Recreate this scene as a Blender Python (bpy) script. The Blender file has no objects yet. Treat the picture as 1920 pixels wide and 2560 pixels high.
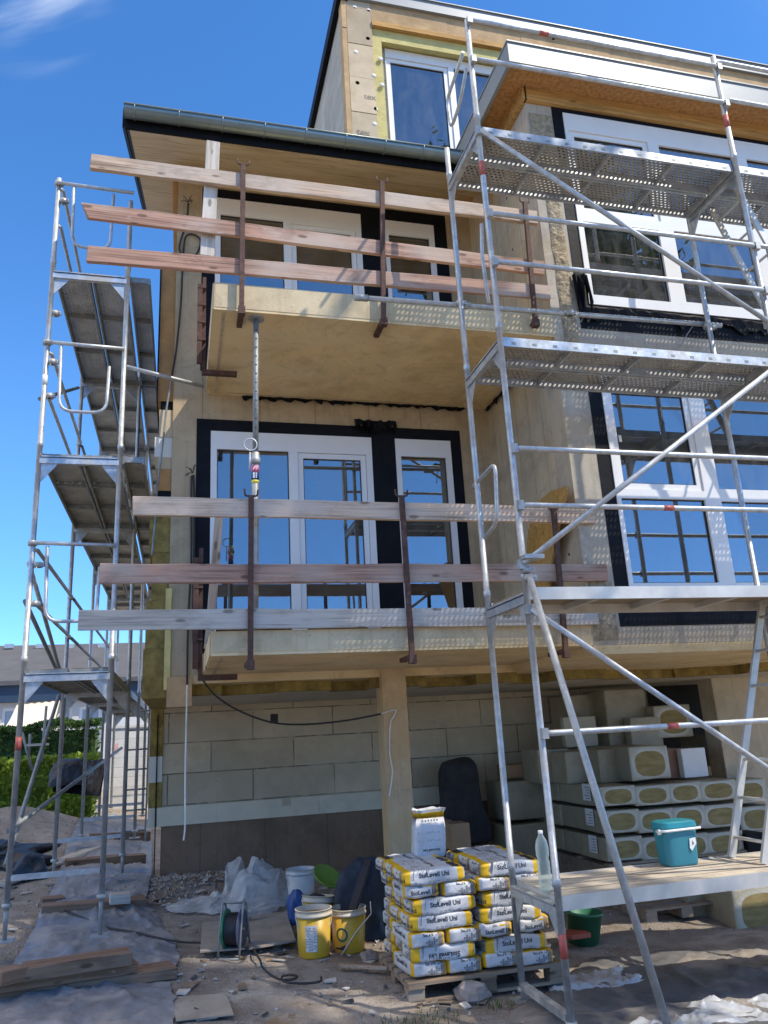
import bpy, math, random
from mathutils import Vector, Matrix, noise
from mathutils.bvhtree import BVHTree
R_ = math.radians
random.seed(7)
sc = bpy.context.scene
col = sc.collection

# ------------------------------------------------------------------ camera
F_PX = 1935.0
CAM = Vector((0, 0, 1.65))
def _cam_basis(rx, ry, rz):
    return Matrix.Rotation(rz, 3, 'Z') @ Matrix.Rotation(rx, 3, 'X') @ Matrix.Rotation(ry, 3, 'Y')
RC = _cam_basis(R_(15.806), R_(3.1557), R_(-15.095))      # columns: right, forward, up
cd = bpy.data.cameras.new('Camera')
cd.sensor_fit = 'HORIZONTAL'; cd.sensor_width = 36; cd.lens = 36 * F_PX / 1920
cd.clip_start = 0.05; cd.clip_end = 1500
cam = bpy.data.objects.new('Camera', cd); col.objects.link(cam)
right, fwd, up = RC.col[0], RC.col[1], RC.col[2]
mw = Matrix.Identity(4)
for i in range(3):
    mw[i][0] = right[i]; mw[i][1] = up[i]; mw[i][2] = -fwd[i]; mw[i][3] = CAM[i]
cam.matrix_world = mw
sc.camera = cam

# ------------------------------------------------------------------ light
SUN = Vector((0.57, -0.50, 1.0)).normalized()
SKY_STRENGTH = 0.15
SUN_STRENGTH = 2.6
sc.view_settings.view_transform = 'Standard'; sc.view_settings.look = 'None'
sc.view_settings.gamma = 1; sc.view_settings.use_curve_mapping = False
sc.view_settings.exposure = 0.90
w = bpy.data.worlds.new('World'); sc.world = w; w.use_nodes = True
nt = w.node_tree; nt.nodes.clear()
wo = nt.nodes.new('ShaderNodeOutputWorld'); bg = nt.nodes.new('ShaderNodeBackground')
sky = nt.nodes.new('ShaderNodeTexSky'); sky.sky_type = 'NISHITA'; sky.sun_disc = False
sky.sun_elevation = math.asin(SUN.z); sky.sun_rotation = math.atan2(SUN.x, SUN.y)
sky.air_density = 1.0; sky.dust_density = 0.1; sky.ozone_density = 4.0; sky.altitude = 400
bg.inputs['Strength'].default_value = SKY_STRENGTH
tc = nt.nodes.new('ShaderNodeTexCoord')
# thin cirrus: streaky noise by direction, kept to one part of the sky
def cirrus():
    d0 = (RC @ Vector(((30 - 960) / F_PX, 1, -(-90 - 1280) / F_PX))).normalized()
    dot = nt.nodes.new('ShaderNodeVectorMath'); dot.operation = 'DOT_PRODUCT'
    dot.inputs[1].default_value = d0
    nt.links.new(tc.outputs['Generated'], dot.inputs[0])
    mr = nt.nodes.new('ShaderNodeMapRange'); mr.interpolation_type = 'SMOOTHSTEP'
    mr.inputs['From Min'].default_value = 0.9945; mr.inputs['From Max'].default_value = 1.0
    nt.links.new(dot.outputs['Value'], mr.inputs['Value'])
    # streak axes
    ax = (RC @ Vector((0.93, 0, 0.37))).normalized(); ay = (RC @ Vector((-0.37, 0, 0.93))).normalized()
    comb = nt.nodes.new('ShaderNodeCombineXYZ')
    for k, (a, s) in enumerate(((ax, 2.0), (ay, 22.0))):
        d = nt.nodes.new('ShaderNodeVectorMath'); d.operation = 'DOT_PRODUCT'
        d.inputs[1].default_value = a * s
        nt.links.new(tc.outputs['Generated'], d.inputs[0]); nt.links.new(d.outputs['Value'], comb.inputs[k])
    n = nt.nodes.new('ShaderNodeTexNoise'); n.inputs['Scale'].default_value = 1.3; n.inputs['Detail'].default_value = 6
    n.inputs['Distortion'].default_value = 0.4
    nt.links.new(comb.outputs[0], n.inputs['Vector'])
    r = nt.nodes.new('ShaderNodeMapRange'); r.interpolation_type = 'SMOOTHSTEP'
    r.inputs['From Min'].default_value = 0.40; r.inputs['From Max'].default_value = 0.85
    nt.links.new(n.outputs['Fac'], r.inputs['Value'])
    m = nt.nodes.new('ShaderNodeMath'); m.operation = 'MULTIPLY'
    nt.links.new(mr.outputs[0], m.inputs[0]); nt.links.new(r.outputs[0], m.inputs[1])
    hs = nt.nodes.new('ShaderNodeHueSaturation'); hs.inputs['Saturation'].default_value = 1.23; hs.inputs['Hue'].default_value = 0.503
    nt.links.new(sky.outputs[0], hs.inputs['Color'])
    mx = nt.nodes.new('ShaderNodeMixRGB'); mx.inputs[2].default_value = (3.6, 4.0, 4.6, 1)
    nt.links.new(m.outputs[0], mx.inputs[0]); nt.links.new(hs.outputs[0], mx.inputs[1])
    return mx.outputs[0]
# unseen bright band added overhead for neutral fill light, running from left to right
def mrange(v, a, b, smooth=True):
    m = nt.nodes.new('ShaderNodeMapRange'); m.interpolation_type = 'SMOOTHSTEP' if smooth else 'LINEAR'
    m.inputs['From Min'].default_value = a; m.inputs['From Max'].default_value = b
    nt.links.new(v, m.inputs['Value']); return m.outputs[0]
def mmul(a, b):
    m = nt.nodes.new('ShaderNodeMath'); m.operation = 'MULTIPLY'
    for i, x in enumerate((a, b)):
        if hasattr(x, 'links'): nt.links.new(x, m.inputs[i])
        else: m.inputs[i].default_value = x
    return m.outputs[0]
def fill_veil(src):
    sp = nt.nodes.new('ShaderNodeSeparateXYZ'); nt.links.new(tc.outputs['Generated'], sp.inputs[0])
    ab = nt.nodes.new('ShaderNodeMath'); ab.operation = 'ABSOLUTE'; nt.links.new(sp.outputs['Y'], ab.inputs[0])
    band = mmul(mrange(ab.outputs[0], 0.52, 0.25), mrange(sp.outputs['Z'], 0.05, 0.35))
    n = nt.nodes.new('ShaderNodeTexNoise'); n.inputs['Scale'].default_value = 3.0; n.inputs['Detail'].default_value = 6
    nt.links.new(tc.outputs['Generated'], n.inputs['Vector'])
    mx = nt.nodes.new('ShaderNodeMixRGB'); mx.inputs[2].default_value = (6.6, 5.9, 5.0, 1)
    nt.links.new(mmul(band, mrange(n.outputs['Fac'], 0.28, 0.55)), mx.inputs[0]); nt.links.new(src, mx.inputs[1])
    # the air low over the garden is a clear blue
    tint = nt.nodes.new('ShaderNodeMixRGB'); tint.blend_type = 'MULTIPLY'; tint.inputs[2].default_value = (0.47, 0.70, 1.06, 1)
    nt.links.new(mrange(sp.outputs['Z'], 0.42, 0.02), tint.inputs[0]); nt.links.new(mx.outputs[0], tint.inputs[1])
    return tint.outputs[0]
nt.links.new(fill_veil(cirrus()), bg.inputs['Color']); nt.links.new(bg.outputs[0], wo.inputs[0])
sl = bpy.data.lights.new('Sun', 'SUN'); sl.energy = SUN_STRENGTH; sl.angle = R_(0.5); sl.color = (1.0, 0.91, 0.77)
so = bpy.data.objects.new('Sun', sl); col.objects.link(so)
so.rotation_euler = SUN.to_track_quat('Z', 'Y').to_euler(); so.location = SUN * 60

# ------------------------------------------------------------------ helpers
def at(px, py, Y=None, X=None, Z=None):
    """world point seen at a photograph pixel, on the plane X=, Y= or Z="""
    d = RC @ Vector(((px - 960) / F_PX, 1, -(py - 1280) / F_PX))
    if Y is not None: t = Y / d.y
    elif X is not None: t = X / d.x
    else: t = (Z - CAM.z) / d.z
    return CAM + d * t
def ground(x, y):
    xx = max(-4.0, min(6.0, x)); yy = max(2.0, min(15.0, y))
    z = -0.052 * (xx + 0.6) + 0.039 * (yy - 7.5)
    return z
def atg(px, py, dz=0.0):
    z = 0.0
    for _ in range(12):
        p = at(px, py, Z=z); z = ground(p.x, p.y) + dz
    return at(px, py, Z=z)
def V(*a): return Vector(a)

def lnk(o, parent=None):
    col.objects.link(o)
    if parent: o.parent = parent
    return o
def tag(o, label, cat, group=None, kind=None):
    if label: o['label'] = label
    if cat: o['category'] = cat
    if group: o['group'] = group
    if kind: o['kind'] = kind
    return o
def thing(name, loc, label, cat, group=None):
    o = bpy.data.objects.new(name, None); o.empty_display_size = 0.1
    o.location = loc; col.objects.link(o)
    return tag(o, label, cat, group)
def wloc(o):
    v = Vector(o.location)
    while o.parent: o = o.parent; v += o.location
    return v

class MB:
    def __init__(s): s.v = []; s.f = []; s.m = []; s.sm = []
    def add(s, vs, fs, m=0, smooth=False):
        b = len(s.v); s.v += [Vector(v) for v in vs]
        for f in fs: s.f.append([b + i for i in f]); s.m.append(m); s.sm.append(smooth)
        return s
    def box(s, x0, x1, y0, y1, z0, z1, m=0):
        return s.add([(x0,y0,z0),(x1,y0,z0),(x1,y1,z0),(x0,y1,z0),(x0,y0,z1),(x1,y0,z1),(x1,y1,z1),(x0,y1,z1)],
                     [(0,3,2,1),(4,5,6,7),(0,1,5,4),(1,2,6,5),(2,3,7,6),(3,0,4,7)], m)
    def hexa(s, p, m=0):       # 8 points, same order as box
        return s.add(p, [(0,3,2,1),(4,5,6,7),(0,1,5,4),(1,2,6,5),(2,3,7,6),(3,0,4,7)], m)
    def beam(s, p0, p1, w, h, upv=(0,0,1), m=0):
        p0 = Vector(p0); p1 = Vector(p1); d = (p1 - p0).normalized(); u = Vector(upv)
        a = d.cross(u)
        if a.length < 1e-4: a = d.cross(Vector((0,1,0)))
        a.normalize(); b = a.cross(d).normalized()
        a *= w / 2; b *= h / 2
        return s.hexa([p0-a-b, p0+a-b, p1+a-b, p1-a-b, p0-a+b, p0+a+b, p1+a+b, p1-a+b], m)
    def tube(s, pts, r, n=10, m=0, closed=False):
        pts = [Vector(p) for p in pts]; N = len(pts); rings = []
        prev = None
        for i, p in enumerate(pts):
            if closed: d = (pts[(i+1) % N] - pts[i-1])
            else: d = pts[min(i+1, N-1)] - pts[max(i-1, 0)]
            d.normalize()
            if prev is None:
                a = d.orthogonal().normalized()
            else:
                a = prev - d * prev.dot(d)
                if a.length < 1e-5: a = d.orthogonal()
                a.normalize()
            prev = a; b = d.cross(a)
            rr = r[i] if isinstance(r, (list, tuple)) else r
            rings.append([p + (a * math.cos(t) + b * math.sin(t)) * rr for t in [2*math.pi*k/n for k in range(n)]])
        vs = [v for ring in rings for v in ring]; fs = []
        for i in range(N if closed else N - 1):
            j = (i + 1) % N
            for k in range(n):
                l = (k + 1) % n
                fs.append((i*n+k, i*n+l, j*n+l, j*n+k))
        s.add(vs, fs, m, True)
        if not closed:
            b0 = len(s.v) - len(vs)
            s.f.append([b0 + k for k in reversed(range(n))]); s.m.append(m); s.sm.append(False)
            s.f.append([b0 + (N-1)*n + k for k in range(n)]); s.m.append(m); s.sm.append(False)
        return s
    def lathe(s, c, prof, n=24, m=0, axis=(0,0,1), smooth=True):
        c = Vector(c); ax = Vector(axis).normalized(); a = ax.orthogonal().normalized(); b = ax.cross(a)
        vs = []; fs = []
        for (r, z) in prof:
            for k in range(n):
                t = 2*math.pi*k/n
                vs.append(c + ax*z + (a*math.cos(t) + b*math.sin(t))*r)
        for i in range(len(prof)-1):
            for k in range(n):
                l = (k+1) % n
                fs.append((i*n+k, i*n+l, (i+1)*n+l, (i+1)*n+k))
        return s.add(vs, fs, m, smooth)
    def prism(s, poly, axis, a0, a1, m=0):
        """poly: 2D points in the other two axes (x: yz, y: xz, z: xy)"""
        def P(p, a):
            return (a, p[0], p[1]) if axis == 'x' else (p[0], a, p[1]) if axis == 'y' else (p[0], p[1], a)
        n = len(poly)
        vs = [P(p, a0) for p in poly] + [P(p, a1) for p in poly]
        fs = [list(range(n)), list(reversed(range(n, 2*n)))]
        for i in range(n):
            j = (i+1) % n; fs.append((i, i+n, j+n, j))
        return s.add(vs, fs, m)
    def grid_wall(s, x0, x1, z0, z1, y0, y1, holes, m=0):
        """rectangular slab in XZ with rectangular holes"""
        xs = sorted({x0, x1} | {min(max(h[i], x0), x1) for h in holes for i in (0, 1)})
        zs = sorted({z0, z1} | {min(max(h[i], z0), z1) for h in holes for i in (2, 3)})
        def solid(i, j):
            if i < 0 or j < 0 or i >= len(xs)-1 or j >= len(zs)-1: return False
            cx = (xs[i]+xs[i+1])/2; cz = (zs[j]+zs[j+1])/2
            return not any(h[0] < cx < h[1] and h[2] < cz < h[3] for h in holes)
        for i in range(len(xs)-1):
            for j in range(len(zs)-1):
                if not solid(i, j): continue
                a, b, c, d = xs[i], xs[i+1], zs[j], zs[j+1]
                s.add([(a,y0,c),(b,y0,c),(b,y0,d),(a,y0,d)], [(0,1,2,3)], m)
                s.add([(a,y1,c),(b,y1,c),(b,y1,d),(a,y1,d)], [(3,2,1,0)], m)
                if not solid(i-1, j): s.add([(a,y0,c),(a,y0,d),(a,y1,d),(a,y1,c)], [(0,1,2,3)], m)
                if not solid(i+1, j): s.add([(b,y0,c),(b,y1,c),(b,y1,d),(b,y0,d)], [(0,1,2,3)], m)
                if not solid(i, j-1): s.add([(a,y0,c),(a,y1,c),(b,y1,c),(b,y0,c)], [(0,1,2,3)], m)
                if not solid(i, j+1): s.add([(a,y0,d),(b,y0,d),(b,y1,d),(a,y1,d)], [(0,1,2,3)], m)
        return s
    def build(s, name, mats, parent=None, loc=None, recalc=True, local=False):
        if not isinstance(mats, (list, tuple)): mats = [mats]
        if local: o0 = ploc = Vector((0,0,0)); loc = o0
        if local: pass
        elif parent is not None and loc is None: o0 = wloc(parent); ploc = Vector((0,0,0))
        elif loc is None:
            xs = [v.x for v in s.v]; ys = [v.y for v in s.v]; zs = [v.z for v in s.v]
            o0 = Vector(((min(xs)+max(xs))/2, (min(ys)+max(ys))/2, min(zs))); ploc = o0
        else:
            o0 = Vector(loc); ploc = o0 - (wloc(parent) if parent else Vector((0,0,0)))
        me = bpy.data.meshes.new(name)
        me.from_pydata([tuple(v - o0) for v in s.v], [], s.f)
        for mt in mats: me.materials.append(mt)
        me.polygons.foreach_set('material_index', s.m); me.polygons.foreach_set('use_smooth', s.sm)
        if recalc:
            import bmesh
            bm = bmesh.new(); bm.from_mesh(me); bmesh.ops.recalc_face_normals(bm, faces=bm.faces[:]); bm.to_mesh(me); bm.free()
        me.update()
        o = bpy.data.objects.new(name, me); o.location = ploc
        return lnk(o, parent)

def bevel(o, wd=0.006, seg=2):
    m = o.modifiers.new('Bevel', 'BEVEL'); m.width = wd; m.segments = seg; m.limit_method = 'ANGLE'
    return o

def board(name, p0, p1, w, h, mt, parent=None, jitter=0.004, seg=16, upv=(0,0,1), seed=0, endcut=0.0):
    """sawn board: local X along its length, h along upv, uneven edges"""
    p0 = Vector(p0); p1 = Vector(p1); L = (p1-p0).length; d = (p1-p0)/L
    a = d.cross(Vector(upv)).normalized()    # width axis
    b = a.cross(d).normalized()
    mb = MB(); vs = []; fs = []
    for i in range(seg+1):
        x = L*i/seg
        for k, (sy, sz) in enumerate(((-1,-1),(1,-1),(1,1),(-1,1))):
            q = Vector((x*2.1, k*3.3, seed*7.7))
            j = jitter
            xx = x
            if i in (0, seg): xx += endcut*noise.noise(q*3)
            vs.append((xx, sy*w/2 + j*noise.noise(q), sz*h/2 + j*1.5*noise.noise(q+Vector((9,4,2)))))
    for i in range(seg):
        for k in range(4):
            l = (k+1) % 4
            fs.append((i*4+k, i*4+l, (i+1)*4+l, (i+1)*4+k))
    fs.append((3,2,1,0)); fs.append((seg*4, seg*4+1, seg*4+2, seg*4+3))
    mb.add(vs, fs)
    o = mb.build(name, mt, loc=(0,0,0))
    M = Matrix.Identity(4)
    for i in range(3):
        M[i][0] = d[i]; M[i][1] = -a[i]; M[i][2] = b[i]
    q = M.to_3x3().to_quaternion()
    o.rotation_mode = 'QUATERNION'; o.rotation_quaternion = q
    o.location = p0 - (wloc(parent) if parent else Vector((0,0,0)))
    if parent: o.parent = parent
    bevel(o, 0.004, 1)
    return o

def text_mesh(txt, size, bold=0.0, extrude=0.0):
    cu = bpy.data.curves.new('lettering', 'FONT'); cu.body = txt; cu.size = size; cu.align_x = 'CENTER'; cu.align_y = 'CENTER'
    cu.resolution_u = 3; cu.offset = bold; cu.extrude = extrude
    o = bpy.data.objects.new('lettering', cu); col.objects.link(o)
    dg = bpy.context.evaluated_depsgraph_get(); dg.update()
    me = bpy.data.meshes.new_from_object(o.evaluated_get(dg))
    bpy.data.objects.remove(o); bpy.data.curves.remove(cu)
    return me

# ------------------------------------------------------------------ materials
class NT:
    def __init__(s, name):
        s.mat = bpy.data.materials.new(name); s.mat.use_nodes = True; s.t = s.mat.node_tree
        s.bsdf = s.t.nodes['Principled BSDF']; s.out = s.t.nodes['Material Output']
        s._tc = s.t.nodes.new('ShaderNodeTexCoord'); s.obj = s._tc.outputs['Object']
    def n(s, t, **k):
        nd = s.t.nodes.new(t)
        for a, v in k.items(): setattr(nd, a, v)
        return nd
    def l(s, a, b): s.t.links.new(a, b)
    def rand(s): return s.n('ShaderNodeObjectInfo').outputs['Random']
    def mapping(s, scale=(1,1,1), rand=True, rot=(0,0,0)):
        mp = s.n('ShaderNodeMapping'); mp.inputs['Scale'].default_value = scale; mp.inputs['Rotation'].default_value = rot
        s.l(s.obj, mp.inputs['Vector'])
        if rand:
            m = s.n('ShaderNodeVectorMath', operation='SCALE'); m.inputs[0].default_value = (37.1, 19.7, 53.3)
            s.l(s.rand(), m.inputs['Scale'])
            ad = s.n('ShaderNodeVectorMath', operation='ADD'); s.l(mp.outputs[0], ad.inputs[0]); s.l(m.outputs[0], ad.inputs[1])
            return ad.outputs[0]
        return mp.outputs[0]
    def noise(s, vec, scale=5, detail=5, rough=0.55, dist=0):
        n = s.n('ShaderNodeTexNoise'); n.inputs['Scale'].default_value = scale; n.inputs['Detail'].default_value = detail
        n.inputs['Roughness'].default_value = rough; n.inputs['Distortion'].default_value = dist
        s.l(vec, n.inputs['Vector']); return n.outputs['Fac']
    def ramp(s, fac, stops, interp='LINEAR'):
        r = s.n('ShaderNodeValToRGB'); e = r.color_ramp.elements; r.color_ramp.interpolation = interp
        while len(e) < len(stops): e.new(0.5)
        for el, (p, c) in zip(e, stops):
            el.position = p; el.color = tuple(c) + (1,) if len(c) == 3 else c
        s.l(fac, r.inputs[0]); return r.outputs[0]
    def rng(s, v, a, b, c=0, d=1, smooth=False):
        m = s.n('ShaderNodeMapRange'); m.inputs[1].default_value = a; m.inputs[2].default_value = b
        m.inputs[3].default_value = c; m.inputs[4].default_value = d
        if smooth: m.interpolation_type = 'SMOOTHSTEP'
        s.l(v, m.inputs[0]); return m.outputs[0]
    def mix(s, f, a, b, mode='MIX'):
        m = s.n('ShaderNodeMixRGB', blend_type=mode)
        for i, x in enumerate((f, a, b)):
            if hasattr(x, 'links'): s.l(x, m.inputs[i])
            elif isinstance(x, (int, float)): m.inputs[i].default_value = x
            else: m.inputs[i].default_value = tuple(x) + (1,)
        return m.outputs[0]
    def math(s, op, a, b=None):
        m = s.n('ShaderNodeMath', operation=op)
        for i, x in enumerate((a, b)):
            if x is None: continue
            if hasattr(x, 'links'): s.l(x, m.inputs[i])
            else: m.inputs[i].default_value = x
        return m.outputs[0]
    def bump(s, h, strength=0.3, dist=0.01):
        b = s.n('ShaderNodeBump'); b.inputs['Strength'].default_value = strength; b.inputs['Distance'].default_value = dist
        s.l(h, b.inputs['Height']); s.l(b.outputs[0], s.bsdf.inputs['Normal']); return b
    def base(s, c):
        if hasattr(c, 'links'): s.l(c, s.bsdf.inputs['Base Color'])
        else: s.bsdf.inputs['Base Color'].default_value = tuple(c) + (1,)
    def set(s, rough=None, metal=None, spec=None):
        if rough is not None:
            if hasattr(rough, 'links'): s.l(rough, s.bsdf.inputs['Roughness'])
            else: s.bsdf.inputs['Roughness'].default_value = rough
        if metal is not None: s.bsdf.inputs['Metallic'].default_value = metal
        if spec is not None: s.bsdf.inputs['Specular IOR Level'].default_value = spec
        return s

def sc3(c, k): return tuple(min(1.0, x*k) for x in c)
def plain(name, c, rough=0.6, metal=0.0, var=0.18, scale=6.0, bs=40.0, bump=0.15, bd=0.004, spec=0.5, rvar=0.0, stain=None):
    """base colour broken up by two noises, with a fine bump"""
    t = NT(name); v = t.mapping()
    a = t.noise(v, scale, 6, 0.6); cc = t.ramp(a, [(0.3, sc3(c, 1-var)), (0.7, sc3(c, 1+var))])
    if stain:
        b = t.noise(v, scale*0.35, 5, 0.65, 0.6)
        cc = t.mix(t.rng(b, 0.5, 0.72, 0, 0.75, True), cc, stain)
    if rvar:
        cc = t.mix(1.0, cc, t.ramp(t.rand(), [(0, (1-rvar,)*3), (1, (1+rvar,)*3)]), 'MULTIPLY')
    t.base(cc); t.set(rough, metal, spec)
    t.bump(t.noise(v, bs, 4), bump, bd)
    return t.mat

def wood(name, c, grey=None, knots=True, rough=0.8, rvar=0.15, dark=0.45, axis=0):
    t = NT(name)
    s1 = [16, 16, 16]; s1[axis] = 0.8
    s2 = [60, 60, 60]; s2[axis] = 1.6
    v = t.mapping(tuple(s1)); v2 = t.mapping(tuple(s2))
    a = t.noise(v, 1.0, 5, 0.6, 0.5); b = t.noise(v2, 1.0, 3, 0.5)
    cc = t.ramp(a, [(0.25, sc3(c, 0.62)), (0.5, c), (0.75, sc3(c, 1.25))])
    cc = t.mix(t.rng(b, 0.45, 0.65, 0, 0.55, True), cc, sc3(c, dark))
    if grey:
        g = t.noise(t.mapping((1.2, 3, 3)), 1.0, 4)
        cc = t.mix(t.rng(g, 0.38, 0.68, 0, 0.85, True), cc, grey)
    if knots:
        sk = [9.0, 9.0, 9.0]; sk[axis] = 3.2
        vo = t.n('ShaderNodeTexVoronoi'); vo.inputs['Scale'].default_value = 1.0; t.l(t.mapping(tuple(sk)), vo.inputs['Vector'])
        cc = t.mix(t.rng(vo.outputs['Distance'], 0.10, 0.19, 0.8, 0, True), cc, sc3(c, 0.28))
    st_ = t.noise(t.mapping((2.2, 6, 6) if axis == 0 else (6, 6, 2.2)), 1.0, 6, 0.7, 0.8)
    cc = t.mix(t.rng(st_, 0.50, 0.72, 0, 0.6, True), cc, sc3(c, 0.5))
    cc = t.mix(t.rng(t.noise(t.mapping((7, 11, 11) if axis == 0 else (11, 11, 7)), 1.0, 6, 0.75), 0.63, 0.70, 0, 0.55, True), cc, (0.46, 0.43, 0.38))
    cr = t.noise(t.mapping((0.5, 46, 46) if axis == 0 else (46, 46, 0.5)), 1.0, 2)
    cc = t.mix(t.rng(cr, 0.68, 0.72, 0, 0.7), cc, sc3(c, 0.2))
    cc = t.mix(1.0, cc, t.ramp(t.rand(), [(0, (1-rvar,)*3), (1, (1+rvar,)*3)]), 'MULTIPLY')
    t.base(cc); t.set(rough, 0, 0.3); t.bump(b, 0.35, 0.004)
    return t.mat

def galv(name, c=(0.50, 0.53, 0.55), rough=0.42, metal=0.75, dirt=(0.42, 0.40, 0.36), dirtamt=0.55):
    t = NT(name); v = t.mapping()
    a = t.noise(v, 14, 5, 0.65); b = t.noise(v, 3.0, 6, 0.7, 0.5)
    cc = t.ramp(a, [(0.3, sc3(c, 0.72)), (0.7, sc3(c, 1.18))])
    f = t.rng(b, 0.5, 0.66, 0, dirtamt, True)
    cc = t.mix(f, cc, dirt)
    cc = t.mix(t.rng(t.noise(v, 55, 3), 0.66, 0.72, 0, 0.6), cc, (0.75, 0.74, 0.70))
    t.base(cc); t.set(t.rng(b, 0.4, 0.7, rough, 0.75), 0, 0.5)
    t.l(t.math('SUBTRACT', metal, t.math('MULTIPLY', f, metal*0.9)), t.bsdf.inputs['Metallic'])
    t.bump(a, 0.08, 0.003)
    return t.mat

def perforated(name, c, pitch=(0.036, 0.050), hole=0.30, along=0):
    """steel sheet punched with staggered slots (real openings: transparent)"""
    t = NT(name)
    sep = t.n('ShaderNodeSeparateXYZ'); t.l(t.obj, sep.inputs[0])
    u = sep.outputs['X' if along == 0 else 'Y']; vv = sep.outputs['Y' if along == 0 else 'X']
    v = t.math('DIVIDE', vv, pitch[0]); row = t.math('FLOOR', v)
    odd = t.math('MULTIPLY', t.math('FRACT', t.math('MULTIPLY', row, 0.5)), 1.0)
    uu = t.math('ADD', t.math('DIVIDE', u, pitch[1]), odd)
    fu = t.math('SUBTRACT', t.math('FRACT', uu), 0.5); fv = t.math('SUBTRACT', t.math('FRACT', v), 0.5)
    d = t.math('ADD', t.math('MULTIPLY', t.math('MULTIPLY', fu, fu), 1.0), t.math('MULTIPLY', fv, fv))
    isH = t.math('LESS_THAN', d, hole*hole)
    edge = t.math('LESS_THAN', d, (hole*1.25)**2)
    a = t.noise(t.mapping(), 5, 5, 0.65)
    cc = t.ramp(a, [(0.3, sc3(c, 0.65)), (0.7, sc3(c, 1.2))])
    cc = t.mix(t.math('MULTIPLY', edge, 0.4), cc, (0.65, 0.65, 0.62))
    t.base(cc); t.set(0.5, 0.45)
    t.bump(t.rng(d, hole*hole, hole*hole*2.2, 1, 0), 0.6, 0.006)
    tr = t.n('ShaderNodeBsdfTransparent'); mx = t.n('ShaderNodeMixShader')
    t.l(isH, mx.inputs[0]); t.l(t.bsdf.outputs[0], mx.inputs[1]); t.l(tr.outputs[0], mx.inputs[2]); t.l(mx.outputs[0], t.out.inputs[0])
    return t.mat

def glass(name, refl=0.22, tint=(0.42, 0.47, 0.48)):
    t = NT(name); t.t.nodes.remove(t.bsdf)
    gl = t.n('ShaderNodeBsdfGlossy'); gl.inputs['Roughness'].default_value = 0.004; gl.inputs['Color'].default_value = (0.84, 0.86, 0.88, 1)
    tr = t.n('ShaderNodeBsdfTransparent'); tr.inputs['Color'].default_value = tuple(tint) + (1,)
    fr = t.n('ShaderNodeFresnel'); fr.inputs['IOR'].default_value = 1.5
    f = t.math('ADD', t.math('MULTIPLY', fr.outputs[0], 1.0-refl), refl)
    # very slight waviness of the panes
    b = t.n('ShaderNodeBump'); b.inputs['Strength'].default_value = 0.05; b.inputs['Distance'].default_value = 0.01
    t.l(t.noise(t.mapping(), 1.3, 2), b.inputs['Height']); t.l(b.outputs[0], gl.inputs['Normal'])
    mx = t.n('ShaderNodeMixShader'); t.l(f, mx.inputs[0]); t.l(tr.outputs[0], mx.inputs[1]); t.l(gl.outputs[0], mx.inputs[2])
    # thin building dust with wiped streaks
    df = t.n('ShaderNodeBsdfDiffuse'); df.inputs['Color'].default_value = (0.55, 0.54, 0.50, 1)
    m2 = t.n('ShaderNodeMixShader'); t.l(t.rng(t.noise(t.mapping((5, 5, 1.6)), 1.0, 7, 0.7, 0.8), 0.40, 0.75, 0.015, 0.13), m2.inputs[0])
    t.l(mx.outputs[0], m2.inputs[1]); t.l(df.outputs[0], m2.inputs[2])
    t.l(m2.outputs[0], t.out.inputs[0]); return t.mat

def film(name, c=(0.8, 0.82, 0.84), opac=0.45, rough=0.2):
    t = NT(name); v = t.mapping()
    t.base(t.ramp(t.noise(v, 7, 5), [(0.3, sc3(c, 0.75)), (0.7, c)])); t.set(rough, 0, 0.6)
    t.bsdf.inputs['Transmission Weight'].default_value = 0
    t.bump(t.noise(v, 11, 6, 0.62, 1.8), 0.9, 0.035)
    tr = t.n('ShaderNodeBsdfTransparent'); mx = t.n('ShaderNodeMixShader')
    lw = t.n('ShaderNodeLayerWeight'); lw.inputs[0].default_value = 0.35
    f = t.math('MINIMUM', t.math('ADD', t.math('MULTIPLY', t.noise(v, 5, 4), opac), t.math('MULTIPLY', lw.outputs['Facing'], 0.6)), 0.97)
    t.l(f, mx.inputs[0]); t.l(tr.outputs[0], mx.inputs[1]); t.l(t.bsdf.outputs[0], mx.inputs[2]); t.l(mx.outputs[0], t.out.inputs[0])
    return t.mat

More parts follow.
